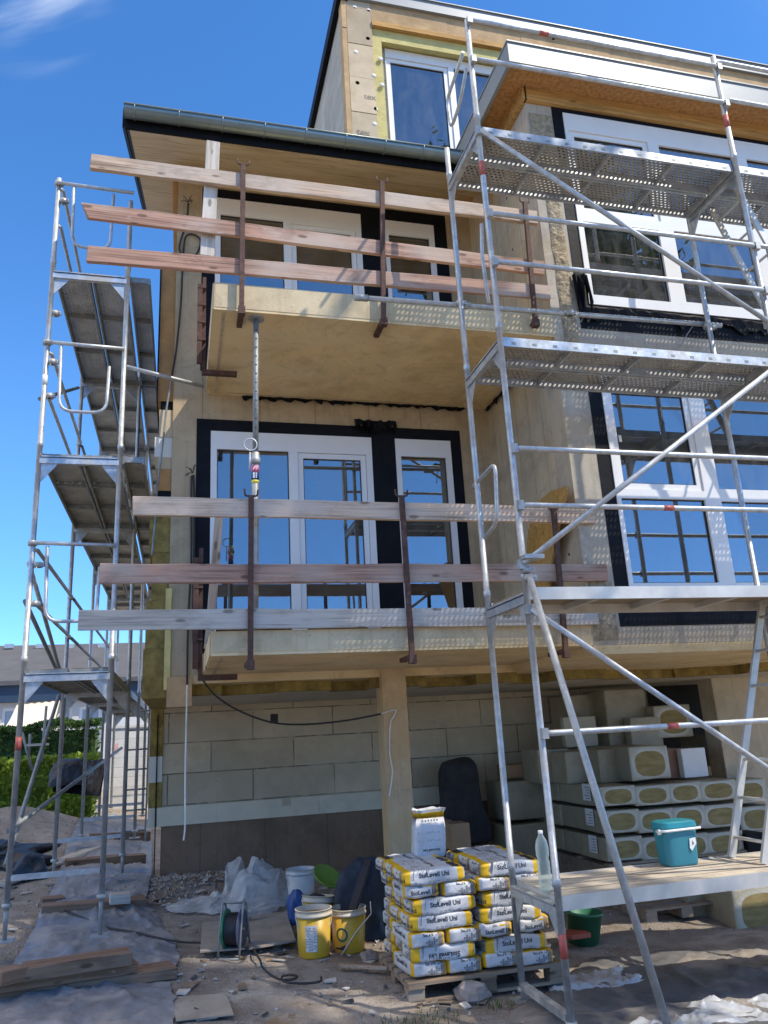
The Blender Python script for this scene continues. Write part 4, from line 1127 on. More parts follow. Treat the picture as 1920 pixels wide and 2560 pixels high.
for i in range(3):
    z = z3+0.012+i*(z2-z3-0.02)/3; c = pb.lerp(pt, (z-pb.z)/(pt.z-pb.z))
    MB().box(c.x-0.022, c.x-0.008, c.y-0.0345, c.y-0.0326, z, z+0.013).build('print', M['white_ink'], prop)
    MB().box(c.x+0.0, c.x+0.010, c.y-0.0345, c.y-0.0326, z, z+0.013).build('print', M['white_ink'], prop)
for i in range(4):
    z = z2+0.012+0.012*(i % 2); c = pb.lerp(pt, (z-pb.z)/(pt.z-pb.z))
    MB().beam((c.x-0.02+0.011*i, c.y-0.034, z), (c.x-0.01+0.011*i, c.y-0.034, z+0.03), 0.002, 0.005, (1,0,0)).build('print', M['white_ink'], prop)

# curved yellow formwork board leaning on the bay side wall
pts = [(1310, 1500), (1322, 1330), (1330, 1295), (1352, 1250), (1378, 1228), (1398, 1222), (1418, 1215), (1420, 1222), (1405, 1280), (1392, 1340), (1378, 1420), (1372, 1500)]
Q = [at(px, py, X=XB-0.13) for px, py in pts]
mb = MB().prism([(q.y, q.z) for q in Q], 'x', XB-0.14, XB-0.115)
o = mb.build('formwork_board', M['ply_yellow']); tag(o, 'curved yellow formwork board leaning against the side wall of the bay on the lower balcony', 'board')

# ------------------------------------------------------------------ cables on the house
def cable(pts, r, mt, label, cat='cable', name='cable', sm=True):
    pts = [Vector(p) for p in pts]
    if sm:
        out = []
        for i in range(len(pts)-1):
            p0 = pts[max(i-1, 0)]; p1 = pts[i]; p2 = pts[i+1]; p3 = pts[min(i+2, len(pts)-1)]
            for t in range(8):
                u = t/8
                out.append(0.5*((2*p1)+(p2-p0)*u+(2*p0-5*p1+4*p2-p3)*u*u+(3*p1-p0-3*p2+p3)*u**3))
        out.append(pts[-1]); pts = out
    o = MB().tube(pts, r, 7).build(name, M[mt])
    return tag(o, label, cat)
yc = YW-0.03
def ya(*q, Y=yc): return [at(px, py, Y=Y) for px, py in q]
cable(ya((471, 508), (466, 560), (455, 590), (448, 620), (458, 640), (480, 645), (497, 625), (500, 598), (478, 585), (462, 600), (456, 680), (452, 760), (440, 880), (428, 945)),
      0.011, 'cable', 'looped black cable hanging on the pale pillar left of the upper windows')
cable(ya((484, 1188), (485, 1230), (486, 1330), (484, 1460), (483, 1540), (487, 1640), (507, 1700)), 0.012, 'cable', 'black cable running down the left edge of the lower balcony window')
cable(ya((479, 1190), (478, 1240), (478, 1400), (470, 1560), (468, 1712)), 0.010, 'cable', 'second black cable down the pillar, ending at the white cord')
cable(ya((431, 942), (418, 1010), (410, 1080), (402, 1150), (392, 1230), (388, 1300), (380, 1390)), 0.011, 'galv_dark', 'grey cable hanging from the wall tie beside the left scaffold')
cable([at(468, 1712, Y=7.9), at(466, 1800, Y=7.9), at(463, 1950, Y=7.9), at(463, 2060, Y=7.9), at(459, 2101, Y=7.9)], 0.008, 'cord', 'thin white cord hanging free before the ground floor block wall', 'cord', 'cord')
cable([at(507, 1700, Y=7.9), at(540, 1740, Y=7.92), at(600, 1778, Y=7.94), at(680, 1806, Y=7.95), at(760, 1811, Y=7.95), at(860, 1802, Y=7.94), at(952, 1785, Y=7.93)], 0.0095, 'cable', 'black cable sagging from the balcony corner to the concrete column')
cable([at(952, 1785, Y=7.94), at(975, 1777, Y=7.935), at(990, 1776, Y=7.935), at(985, 1790, Y=7.935), at(976, 1810, Y=7.935), at(974, 1880, Y=7.935), at(981, 1930, Y=7.935), at(973, 1992, Y=7.935)], 0.007, 'cord', 'white cord hanging down the front of the concrete column', 'cord', 'cord')
# clip of cables at the pillar
for (px, py, Y) in ((470, 505, yc), (482, 1182, yc)):
    p = at(px, py, Y=Y); mb = MB()
    rnd = random.Random(px)
    for k in range(7):
        d = Vector((rnd.uniform(-1,1), rnd.uniform(-0.6,0), rnd.uniform(-0.6,1))).normalized()*rnd.uniform(0.05, 0.10)
        mb.tube([p, p+d*0.6+Vector((0,-0.02,0.01)), p+d], 0.004, 5)
    o = mb.build('cable_tie', M['cable']); tag(o, 'tuft of black cable ties on the pillar beside the %s window' % ('upper' if py < 800 else 'lower'), 'cable tie')

# ------------------------------------------------------------------ pallet of bagged plaster
M['bag_white'] = plain('white bag paper', (0.56, 0.57, 0.585), 0.5, 0, 0.10, 6, 14, 0.7, 0.014, stain=(0.43, 0.43, 0.42))
M['bag_yellow'] = plain('yellow bag print', (0.72, 0.43, 0.012), 0.5, 0, 0.10, 8, 25, 0.35, 0.008)
M['bag_black'] = plain('black bag print', (0.035, 0.033, 0.035), 0.5, 0, 0.3, 8)
M['bag_kraft'] = plain('brown bag paper', (0.34, 0.25, 0.17), 0.8, 0, 0.15, 8)
M['ink'] = plain('black lettering', (0.02, 0.02, 0.025), 0.6, 0, 0.0)
M['ink_grey'] = plain('grey printed pattern', (0.20, 0.205, 0.215), 0.6, 0, 0.1)
M['pallet'] = wood('pallet wood', (0.30, 0.22, 0.15), (0.30, 0.26, 0.21))
BAGM = [M['bag_white'], M['bag_yellow'], M['bag_black'], M['bag_kraft']]
BL_, BW_, BH_ = 0.50, 0.27, 0.106
def bag_geo(seed, n=9.0, L=BL_, W=BW_, H=BH_):
    """paper sack lying flat: bulging block with folded ends"""
    nu, nv, nw = 30, 14, 8
    def P(u, v, w):
        s = (abs(u)**n+abs(v)**n+abs(w)**n)**(1/n)
        u, v, w = u/s, v/s, w/s
        q = Vector((u*3+seed*5.1, v*2, w*1.3))
        sag = 1 - 0.16*abs(u)**5
        x = L/2*u*(1+0.012*noise.noise(q)); y = W/2*v*(1-0.03*abs(u)**8)*(1+0.03*noise.noise(q*1.3+Vector((3,1,7))))
        z = H/2*w*sag*(1+0.05*noise.noise(q*1.7))
        z += 0.011*noise.noise(Vector((u*2.2, v*2.2, seed*3.3))) + 0.0025*noise.noise(Vector((u*11, v*9, w*9+seed)))
        y += 0.003*noise.noise(Vector((u*9, w*6, seed+v)))
        return Vector((x, y, z))
    mb = MB()
    def lin(k, n_): return -1+2*k/n_
    def face(fn, a, b, mf):
        vs = [fn(lin(i, a), lin(j, b)) for j in range(b+1) for i in range(a+1)]
        b0 = len(mb.v); mb.v += vs
        for j in range(b):
            for i in range(a):
                mb.f.append([b0+j*(a+1)+i, b0+j*(a+1)+i+1, b0+(j+1)*(a+1)+i+1, b0+(j+1)*(a+1)+i])
                mb.m.append(mf(lin(i+0.5, a), lin(j+0.5, b))); mb.sm.append(True)
    side = lambda u, w: 1 if (u < -0.74 or 0.72 < u) else 0
    topm = lambda u, v: (1 if abs(u) > 0.86 else 2 if (0.62 < u < 0.86 and v < 0.55) else 1 if (0.62 < u and v >= 0.55) else 1 if u < -0.74 else 0)
    endm = lambda v, w: 0 if -0.62 < v < 0.95 else (3 if -0.82 < v else 1)
    face(lambda u, v: P(u, v, 1), nu, nv, topm); face(lambda u, v: P(u, v, -1), nu, nv, side)
    face(lambda u, w: P(u, -1, w), nu, nw, side); face(lambda u, w: P(u, 1, w), nu, nw, side)
    face(lambda v, w: P(-1, v, w), nv, nw, endm); face(lambda v, w: P(1, v, w), nv, nw, lambda v, w: endm(-v, w))
    return mb
def weld(o, d=0.0005):
    import bmesh
    bm = bmesh.new(); bm.from_mesh(o.data); bmesh.ops.remove_doubles(bm, verts=bm.verts[:], dist=d)
    bmesh.ops.recalc_face_normals(bm, faces=bm.faces[:]); bm.to_mesh(o.data); bm.free()
def project(me, bvh, frame, eps=0.0012):
    """lay flat lettering on the bag: frame = (origin, xdir, ydir); returns new mesh in bag space"""
    o, xd, yd = frame; nrm = xd.cross(yd)
    m2 = me.copy()
    for v in m2.vertices:
        p = o + xd*v.co.x + yd*v.co.y
        hit = bvh.ray_cast(p + nrm*0.3, -nrm)
        v.co = (hit[0] + nrm*eps) if hit[0] is not None else p
    return m2
TXT = {'long': text_mesh('StoLevell Uni', 0.044, 0.0012), 'end': text_mesh('StoLevell Uni', 0.040, 0.0010), 'small': text_mesh('StoLevell Uni', 0.024, 0.0006),
       'logo': text_mesh('sto', 0.026, 0.0012)}
def patch_mesh(rects):
    mb = MB()
    for (x0, y0, x1, y1) in rects:
        nx = max(1, int((x1-x0)/0.02)); 
        for i in range(nx):
            a = x0+(x1-x0)*i/nx; b = x0+(x1-x0)*(i+1)/nx
            mb.add([(a, y0, 0), (b, y0, 0), (b, y1, 0), (a, y1, 0)], [(0, 1, 2, 3)])
    me = bpy.data.meshes.new('print'); me.from_pydata([tuple(v) for v in mb.v], [], mb.f); return me
rnd = random.Random(21)
grid = []
for i in range(8):
    for j in range(5):
        if rnd.random() < 0.62 and not (i < 2 and j > 2): grid.append((-0.065+0.019*i, -0.038+0.012*j, -0.065+0.019*i+0.016, -0.038+0.012*j+0.0105))
fine = []
for j in range(2):
    for i in range(9):
        if rnd.random() < 0.8: fine.append((-0.15+0.034*i, -0.012*j, -0.15+0.034*i+rnd.uniform(0.012, 0.03), -0.012*j+0.004))
PRN = {'grid': patch_mesh(grid), 'fine': patch_mesh(fine), 'bar': patch_mesh([(0, 0, 0.045, 0.012)]),
       'icons': patch_mesh([(-0.07+0.026*i, 0, -0.07+0.026*i+0.014, 0.012) for i in range(6)]),
       'topfine': patch_mesh([(x, y, x+rnd.uniform(0.05, 0.1), y+0.005) for x in (-0.14, 0.0) for y in [-0.07+0.016*k for k in range(9)] if rnd.random() < 0.75])}
PROTO = {}
def bag_proto(variant, seed):
    """variant: a/b/c decide what is printed on the two ends and sides"""
    root = thing('plaster_bag', (0, 0, 0), None, None)
    mb = bag_geo(seed); body = mb.build('sack', BAGM, root, loc=(0,0,0)); weld(body)
    bvh = BVHTree.FromPolygons([v.co for v in body.data.vertices], [list(p.vertices) for p in body.data.polygons])
    X, Y, Z = Vector((1,0,0)), Vector((0,1,0)), Vector((0,0,1))
    def put(nm, me, fr, mt):
        m2 = project(me, bvh, fr); m2.materials.clear(); m2.materials.append(M[mt])
        o = bpy.data.objects.new(nm, m2); lnk(o, body)
    flip = -1 if variant == 'c' else 1
    put('lettering', TXT['long'], (Vector((0.0, -BW_/2, 0.012*flip)), X*flip, Z*flip), 'ink')
    put('lettering', TXT['long'], (Vector((0.0, BW_/2, 0.012)), -X, Z), 'ink')
    put('print', PRN['fine'], (Vector((0.0, -BW_/2, -0.034)), X, Z), 'ink_grey')
    put('lettering', TXT['long'], (Vector((0.02, 0.06, BH_/2)), Y, -X), 'ink')
    put('print', PRN['topfine'], (Vector((-0.10, -0.02, BH_/2)), Y, -X), 'ink_grey')
    for sgn in (-1, 1):
        xd = -Y if sgn < 0 else Y; yd = Z
        lab = (sgn < 0) == (variant == 'a')
        c = Vector((sgn*BL_/2, 0, 0)); off = xd*0.022
        fl = -1 if variant == 'c' and sgn > 0 else 1
        if lab:
            put('lettering', TXT['end'], (c+off-Z*0.014, xd, yd), 'ink')
            put('lettering', TXT['logo'], (c+off+Z*0.026-xd*0.03, xd, yd), 'ink_grey')
            put('print', PRN['bar'], (c+off+Z*0.020+xd*0.005, xd, yd), 'bag_yellow')
        else:
            put('print', PRN['grid'], (c+off*1.0-Z*0.002*fl, xd*fl, yd*fl), 'ink_grey')
            put('lettering', TXT['small'], (c+off+Z*0.036*fl, xd*fl, yd*fl), 'ink')
            put('print', PRN['icons'], (c+off-Z*0.044*fl, xd*fl, yd*fl), 'ink_grey')
    return root
for i, vname in enumerate('abc'): PROTO[vname] = bag_proto(vname, i+1)
USED = set()
def copy_tree(o, parent=None):
    c = o.copy(); col.objects.link(c); c.parent = parent
    for ch in list(o.children): copy_tree(ch, c)
    return c
BAGGRP = 'bags of plaster stacked on the pallet'
def bag(variant, loc, rot, label):
    if variant not in USED: o = PROTO[variant]; USED.add(variant)
    else: o = copy_tree(PROTO[variant])
    o.location = loc; o.rotation_euler = rot
    return tag(o, label, 'bag', BAGGRP)
PX0, PY0 = 1.60, 5.93
pz = ground(PX0+0.5, PY0+0.3)-0.005
pal = thing('pallet', (PX0+0.55, PY0+0.4, pz), 'wooden pallet carrying the bags of plaster', 'pallet', None)
for k in range(3):
    y = PY0+0.02+k*0.37
    MB().box(PX0-0.02, PX0+1.18, y-0.03, y+0.07, pz, pz+0.02).build('bottom_board', M['pallet'], pal)
    for x in (PX0-0.02, PX0+0.52, PX0+1.06): MB().box(x, x+0.12, y-0.035, y+0.075, pz+0.0205, pz+0.095).build('block', M['pallet'], pal)
for k in range(3):
    x = (PX0-0.02, PX0+0.52, PX0+1.06)[k]
    MB().box(x, x+0.12, PY0-0.03, PY0+0.84, pz+0.0955, pz+0.115).build('stringer_board', M['pallet'], pal)
for k in range(6):
    y = PY0-0.03+k*0.152
    MB().box(PX0-0.02, PX0+1.18, y, y+0.11, pz+0.1155, pz+0.137).build('top_board', M['pallet'], pal)
zb = pz+0.1375+BH_/2
rows_l = 'ELELLEL'; rows_r = 'ELELLEL'
ordn = ('lowest', 'second', 'third', 'fourth', 'fifth', 'sixth', 'top')
rnd = random.Random(5)
for cix, (rows, xoff, nm) in enumerate(((rows_l, 0.0, 'left'), (rows_r, 0.548, 'right'))):
    for r, kind in enumerate(rows):
        z = zb + r*(BH_-0.0035)
        xc = PX0+0.02+xoff+0.26; sh = rnd.uniform(-0.015, 0.02) - (0.045 if r == 6 and cix == 0 else 0)
        jit = lambda a=0.03: rnd.uniform(-a, a)
        if kind == 'L':
            for d in range(3):
                if cix == 1 and d == 2 and r < 5: continue
                if d == 1 and cix == 1 and r < 5: continue
                v = 'c' if (r == 1 and cix == 0) else rnd.choice('ab')
                bag(v, (xc+sh+jit(0.012), PY0+0.135+d*0.278, z), (jit(0.03), jit(0.022), jit(0.055) + (math.pi if (rnd.random() < 0.3 and d > 0) else 0)),
                    'yellow ended plaster bag lying lengthwise, %s layer of the %s stack, %s row' % (ordn[r], nm, ('front', 'middle', 'back')[d]))
        else:
            for d in range(2):
                v = {(0, 2): 'bb', (0, 5): 'ab', (0, 0): 'bb', (1, 0): 'bb', (1, 2): 'aa', (1, 5): 'bb'}[(cix, r)][d]
                bag(v, (PX0+0.02+xoff+0.125+d*0.275+jit(0.008), PY0+0.25+rnd.uniform(-0.02, 0.02), z), (jit(0.03), jit(0.05), math.pi/2+jit(0.08)),
                    'plaster bag showing its end, %s layer of the %s stack, %s of the pair' % (ordn[r], nm, ('left', 'right')[d]))
            if cix == 0:
                bag(rnd.choice('ab'), (xc+jit(0.01), PY0+0.135+0.278*2+0.05, z), (0, 0, jit()), 'plaster bag lying lengthwise at the back of the %s layer of the left stack' % ordn[r])
# opened bag standing upright on the back of the stack
sb = thing('plaster_bag', (2.02, 6.66, 0), 'opened white plaster bag standing upright behind the stack, before the column', 'bag', BAGGRP)
zt0 = zb + 7*(BH_-0.0035)-BH_/2-0.02
sb.location.z = zt0; 
mb = MB(); nn = 40; prof = [(0.0, 0.93), (0.04, 1.0), (0.12, 1.02), (0.22, 0.98), (0.30, 0.93), (0.345, 0.95), (0.365, 1.04)]
vs = []; tilt = 0.05
for i, (h, s_) in enumerate(prof):
    for k in range(nn):
        t = 2*math.pi*k/nn; c_, s2 = math.cos(t), math.sin(t)
        e = 0.38
        x = 0.135*s_*abs(c_)**e*(1 if c_ > 0 else -1); y = 0.085*s_*abs(s2)**e*(1 if s2 > 0 else -1)
        x += 0.012*noise.noise(Vector((c_*2, s2*2, h*14))); y += 0.012*noise.noise(Vector((c_*2+5, s2*2, h*14)))
        hz = h*(1.0)+0.012*noise.noise(Vector((c_*3, s2*3, 9)))*(i > 4)
        vs.append((2.02+x+tilt*h, 6.66+y, zt0+hz))
ms = []
fs = []
for i in range(len(prof)-1):
    for k in range(nn):
        fs.append((i*nn+k, i*nn+(k+1) % nn, (i+1)*nn+(k+1) % nn, (i+1)*nn+k)); ms.append(1 if i == 4 else 0)
fs.append(list(range((len(prof)-3)*nn, (len(prof)-2)*nn))); ms.append(3)
mb.v = [Vector(v) for v in vs]; mb.f = [list(f) for f in fs]; mb.m = ms; mb.sm = [True]*len(fs)
body = mb.build('sack', BAGM, sb)
bvh = BVHTree.FromPolygons([v.co for v in body.data.vertices], [list(p.vertices) for p in body.data.polygons])
for (me, z, mt, k, fx) in ((TXT['long'], 0.055, 'ink', 0.62, -1), (PRN['fine'], 0.13, 'ink_grey', 0.7, 1), (PRN['fine'], 0.19, 'ink_grey', 0.7, 1), (PRN['icons'], 0.275, 'ink_grey', 1.0, 1), (PRN['fine'], 0.26, 'ink_grey', 0.5, 1)):
    m2 = me.copy()
    for v in m2.vertices: v.co *= k
    m3 = project(m2, bvh, (Vector((0, -0.1, z)), Vector((1, 0, 0))*fx, Vector((0, 0, 1))*fx)); m3.materials.clear(); m3.materials.append(M[mt])
    o = bpy.data.objects.new('lettering' if mt == 'ink' else 'print', m3); lnk(o, body)

# ------------------------------------------------------------------ insulation packs in the void
M['pack'] = plain('wool behind dusty wrapping film', (0.34, 0.295, 0.20), 0.42, 0, 0.2, 3, 22, 0.8, 0.016, stain=(0.27, 0.235, 0.155), rvar=0.12)
def pack_end_mat():
    t = NT('pack end: milky film ring round open wool')
    g = t._tc.outputs['Generated']; sep = t.n('ShaderNodeSeparateXYZ'); t.l(g, sep.inputs[0])
    n = t.math('MULTIPLY', t.math('SUBTRACT', t.noise(t.mapping(), 6, 3), 0.5), 0.18)
    x = t.math('MULTIPLY', t.math('SUBTRACT', sep.outputs['X'], 0.5), 2.7); z = t.math('MULTIPLY', t.math('SUBTRACT', sep.outputs['Z'], 0.48), 2.75)
    p4 = lambda v: t.math('POWER', t.math('ABSOLUTE', v), 2.8)
    d = t.math('ADD', t.math('ADD', p4(x), p4(z)), n)
    wool = t.ramp(t.noise(t.mapping((6, 6, 22)), 1, 5), [(0.3, (0.22, 0.165, 0.06)), (0.7, (0.36, 0.28, 0.12))])
    ring = t.ramp(t.noise(t.mapping(), 9, 4), [(0.3, (0.43, 0.41, 0.33)), (0.7, (0.58, 0.56, 0.47))])
    out = t.ramp(t.noise(t.mapping(), 5, 4), [(0.3, (0.36, 0.325, 0.235)), (0.7, (0.47, 0.43, 0.325))])
    cc = t.mix(t.rng(d, 0.92, 1.0), wool, ring); cc = t.mix(t.rng(d, 1.05, 2.2, 0, 1, True), cc, out)
    t.base(cc); t.set(t.rng(d, 0.9, 1.05, 0.95, 0.35)); t.bump(t.noise(t.mapping(), 16, 5, 0.6, 0.8), 0.5, 0.012)
    return t.mat
M['pack_end'] = pack_end_mat()
M['paper'] = plain('white paper label', (0.75, 0.75, 0.73), 0.6, 0, 0.03)
M['card'] = plain('brown cardboard', (0.36, 0.235, 0.13), 0.85, 0, 0.12, 4)
M['card_red'] = plain('reddish cardboard', (0.36, 0.22, 0.16), 0.85, 0, 0.12, 4)
def zoomp(x, y): return (1240+x/2.4397, 1640+y/2.44)
PKG = 'wrapped insulation packs stored under the bay'
def soft_box(x0, x1, y0, y1, z0, z1, seed, endmat=True, amp=0.012, n=40.0):
    mb = MB(); LN = (-1, -0.97, -0.85, -0.5, -0.2, 0.1, 0.4, 0.7, 0.88, 0.975, 1); N = 10
    c = Vector(((x0+x1)/2, (y0+y1)/2, (z0+z1)/2)); hx, hy, hz = (x1-x0)/2, (y1-y0)/2, (z1-z0)/2
    def P(u, v, w):
        s = (abs(u)**n+abs(v)**n+abs(w)**n)**(1/n); u, v, w = u/s, v/s, w/s
        p = Vector((u*hx, v*hy, w*hz))
        q = p*2.2+Vector((seed*3.7, 1, 2))
        return c+p+Vector((noise.noise(q), noise.noise(q+Vector((7,0,0))), noise.noise(q+Vector((0,7,0)))))*amp
    lin = lambda k: LN[k]
    for ax, sg, mi in (('y', -1, 1), ('y', 1, 0), ('x', -1, 0), ('x', 1, 0), ('z', 1, 0), ('z', -1, 0)):
        b0 = len(mb.v)
        for j in range(N+1):
            for i in range(N+1):
                a, b = lin(i), lin(j)
                mb.v.append(P(a, sg, b) if ax == 'y' else P(sg, a, b) if ax == 'x' else P(a, b, sg))
        for j in range(N):
            for i in range(N):
                k = b0+j*(N+1)+i
                mb.f.append([k, k+1, k+N+2, k+N+1]); mb.m.append(mi if endmat else 0); mb.sm.append(True)
    return mb
def pack(x0, y0, x1, y1, Y, depth, label, ends=True, mt='pack', sticker=False, group=PKG, cat='insulation pack', name='insulation_pack', amp=0.008, Yref=None):
    a = at(*zoomp(x0, y1), Y=Yref or Y); b = at(*zoomp(x1, y0), Y=Yref or Y)
    seed = len(bpy.data.objects) % 97
    t = thing(name, ((a.x+b.x)/2, Y+depth/2, a.z), label, cat, group)
    o = soft_box(a.x+0.003, b.x-0.003, Y, Y+depth, a.z+0.002, b.z-0.002, seed, ends, amp).build('wrapped_bale' if cat == 'insulation pack' else 'carton', [M[mt], M['pack_end']] if ends else [M[mt], M[mt]], t)
    weld(o, 0.0008)
    if sticker:
        zc = (a.z+b.z)/2
        m_ = MB().box(a.x-0.014, a.x-0.011, Y+0.18, Y+0.36, zc-0.05, zc+0.13)
        s_ = m_.build('paper_label', M['paper'], t)
        p_ = MB()
        for k in range(5): p_.box(a.x-0.0155, a.x-0.0142, Y+0.20, Y+0.20+random.uniform(0.05, 0.14), zc-0.03+0.03*k, zc-0.03+0.03*k+0.008)
        p_.build('print', M['ink_grey'], s_)
    return t
ROW = ('lowest', 'second', 'third', 'fourth')
YS = 8.30
cols = [(640, 850), (850, 1062), (1062, 1250), (1250, 1462)]
rows3 = [(782, 925, 'upper'), (926, 1092, 'middle'), (1093, 1262, 'lower')]
for ri, (ya_, yb_, rn) in enumerate(rows3):
    for ci, (xa_, xb_) in enumerate(cols):
        dx = (0, 22, 44)[ri]; top_ = ya_ - (0, 4, 20, 34)[ci]; bot_ = yb_ - (0, 4, 20, 34)[ci]
        pack(xa_+dx, top_, xb_+dx, bot_, YS-0.02*ri, 1.0, 'insulation pack with a milky end, %s row of the front stack, %s of four' % (rn, ('leftmost', 'second', 'third', 'rightmost')[ci]), True, sticker=(ci == 0))
        if ci == 0:
            pack(xa_+dx-2-3*ri, top_, xb_+dx, bot_, YS-0.02*ri+1.005, 1.25, 'insulation pack seen from its long side, behind the %s row of the front stack' % rn, False, Yref=YS-0.02*ri)
q0 = at(*zoomp(690, 1262), Y=YS); q1 = at(*zoomp(1500, 1262), Y=YS)
def small_pallet(x0, x1, y0, y1, z0, z1, label):
    t = thing('pallet', ((x0+x1)/2, y0, z0), label, 'pallet')
    for k in range(4):
        y = y0+k*(y1-y0-0.1)/3; MB().box(x0, x1, y, y+0.1, z1-0.022, z1).build('top_board', M['pallet'], t)
    for k in range(3):
        x = x0+k*(x1-x0-0.12)/2; MB().box(x, x+0.12, y0+0.004, y1, z0, z1-0.0225).build('runner', M['pallet'], t)
    return t
gz = ground(4.2, 8.3)
small_pallet(q0.x-0.05, q1.x+0.1, YS-0.08, YS+1.9, gz, max(gz+0.12, q0.z-0.004), 'wooden pallet under the front stack of insulation packs, in the shade')
# packs right of the gap, and big pack low at the right
pack(1470, 745, 1640, 905, 8.7, 1.0, 'insulation pack right of the front stack, upper one behind the ladder')
pack(1500, 905, 1680, 1080, 8.7, 1.0, 'insulation pack right of the front stack, lower one behind the ladder')
# second level
pack(830, 540, 1045, 768, 8.45, 0.9, 'single insulation pack with a round milky end on top of the front stack', True, amp=0.016)
pack(640, 556, 828, 778, 8.75, 0.6, 'plain brown insulation pack on the front stack, left of the one with the milky end', False)
pack(440, 572, 645, 784, 9.0, 0.6, 'plain brown insulation pack on the rear of the stack, third from the milky one', False)
pack(270, 560, 442, 780, 9.4, 0.5, 'pale insulation pack at the far left of the upper row, behind the scaffold post', False, mt='pack')
pack(1030, 560, 1165, 752, 8.7, 0.4, 'reddish cardboard box right of the milky ended pack', False, 'card_red', group=None, cat='box', name='cardboard_box', amp=0.004)
pack(1153, 556, 1272, 745, 8.55, 0.10, 'white printed carton standing on the front stack, tilted against a reddish box', False, 'paper', group=None, cat='carton', name='white_carton', amp=0.003)
pack(985, 292, 1180, 505, 9.3, 0.6, 'high insulation pack with a milky end, leaning beside the tallest pack', True)
pack(700, 195, 905, 560, 9.5, 0.6, 'tallest brown insulation pack standing at the back', False)
pack(835, 365, 1000, 560, 9.3, 0.15, 'flat beige insulation pack before the tallest pack', False)
pack(480, 225, 700, 560, 9.8, 0.6, 'dark insulation pack left of the tallest pack, at the back wall', False)
pack(428, 362, 605, 560, 9.55, 0.10, 'pale board pack leaning at the back, left of the tallest pack', False, mt='ceil')
pack(1290, 470, 1470, 600, 9.6, 0.6, 'brown pack at the back right, half hidden by the brace', False)
pack(1405, 585, 1560, 670, 9.3, 0.6, 'flat brown pack on dark boards, left of the ladder', False)
pack(60, 655, 200, 745, 9.9, 0.3, 'small brown cardboard box on the rear stack, left of the scaffold post', False, 'card', group=None, cat='box', name='cardboard_box', amp=0.003)
pack(60, 750, 300, 1010, 9.75, 0.6, 'large brown insulation pack low at the back, left of the scaffold post', False)
pack(80, 1010, 320, 1380, 9.72, 0.6, 'lowest brown insulation pack at the back, above the plaster bags', False)
pack(1540, 1075, 1640, 1200, 8.2, 0.3, 'dark plastic tub right of the insulation stack, behind the ladder foot', False, 'black', group=None, cat='tub', name='plastic_tub', amp=0.004)
# big pack below the low deck on the right
def pk2(x0, y0, x1, y1, Y, depth, label, **k):
    f = lambda x, y: (1240+x/2.4397, 2180+y/2.4397)
    g = lambda x, y: ((f(x, y)[0]-1240)*2.4397, (f(x, y)[1]-1640)*2.44)
    return pack(*g(x0, y0), *g(x1, y1), Y, depth, label, **k)
pk2(1480, 60, 1760, 415, 7.1, 0.9, 'big insulation pack under the low deck at the right edge, nearest to the camera')
pk2(1190, 90, 1470, 330, 7.55, 0.8, 'brown insulation pack on a pallet under the low deck', ends=False, sticker=False)
pk2(930, 130, 1190, 320, 7.75, 0.7, 'brown insulation pack with a paper sheet, under the middle of the low deck', ends=False)
gz = ground(4.3, 7.4)
a = at(1240+900/2.44, 2180+330/2.44, Y=7.5); b = at(1240+1400/2.44, 2180+330/2.44, Y=7.5)
small_pallet(a.x, b.x, 7.42, 8.1, gz, max(gz+0.11, a.z), 'pale wooden pallet under the low deck carrying brown packs')

# ------------------------------------------------------------------ things on the ground
def gfull(x, y):
    z = ground(x, y)
    if -5 <= x <= 6.5 and 3 <= y <= 17: z += 0.035*noise.fractal(Vector((x*1.1, y*1.1, 0)), 1.0, 2.0, 5)
    z += 0.38*math.exp(-((x+2.6)/1.0)**2 - ((y-14.6)/1.3)**2) + 0.10*math.exp(-((x-0.3)/0.9)**2 - ((y-9.9)/0.5)**2)
    return z
def tarp_mat(name, c, dust, rough=0.42, amt=0.75):
    t = NT(name); v = t.mapping()
    a = t.noise(v, 2.0, 7, 0.65, 0.6)
    cc = t.ramp(t.noise(v, 8, 5), [(0.3, sc3(c, 0.8)), (0.7, sc3(c, 1.2))])
    cc = t.mix(t.rng(a, 0.42, 0.66, 0, amt, True), cc, dust)
    t.base(cc); t.set(t.rng(a, 0.4, 0.65, rough, 0.85), 0, 0.5)
    t.bump(t.noise(v, 10, 6, 0.6, 1.5), 0.5, 0.02); return t.mat
M['tarp'] = tarp_mat('dusty blue grey ground sheet', (0.21, 0.22, 0.245), (0.39, 0.36, 0.335), amt=0.8)
M['tarp_dark'] = tarp_mat('dusty dark ground sheet', (0.13, 0.13, 0.135), (0.33, 0.285, 0.24), 0.4, 0.85)
M['film'] = film('crumpled clear film', (0.82, 0.81, 0.78), 0.85, 0.13)
M['film_white'] = plain('white plastic sheet', (0.46, 0.47, 0.48), 0.32, 0, 0.08, 5, 14, 0.5, 0.02)
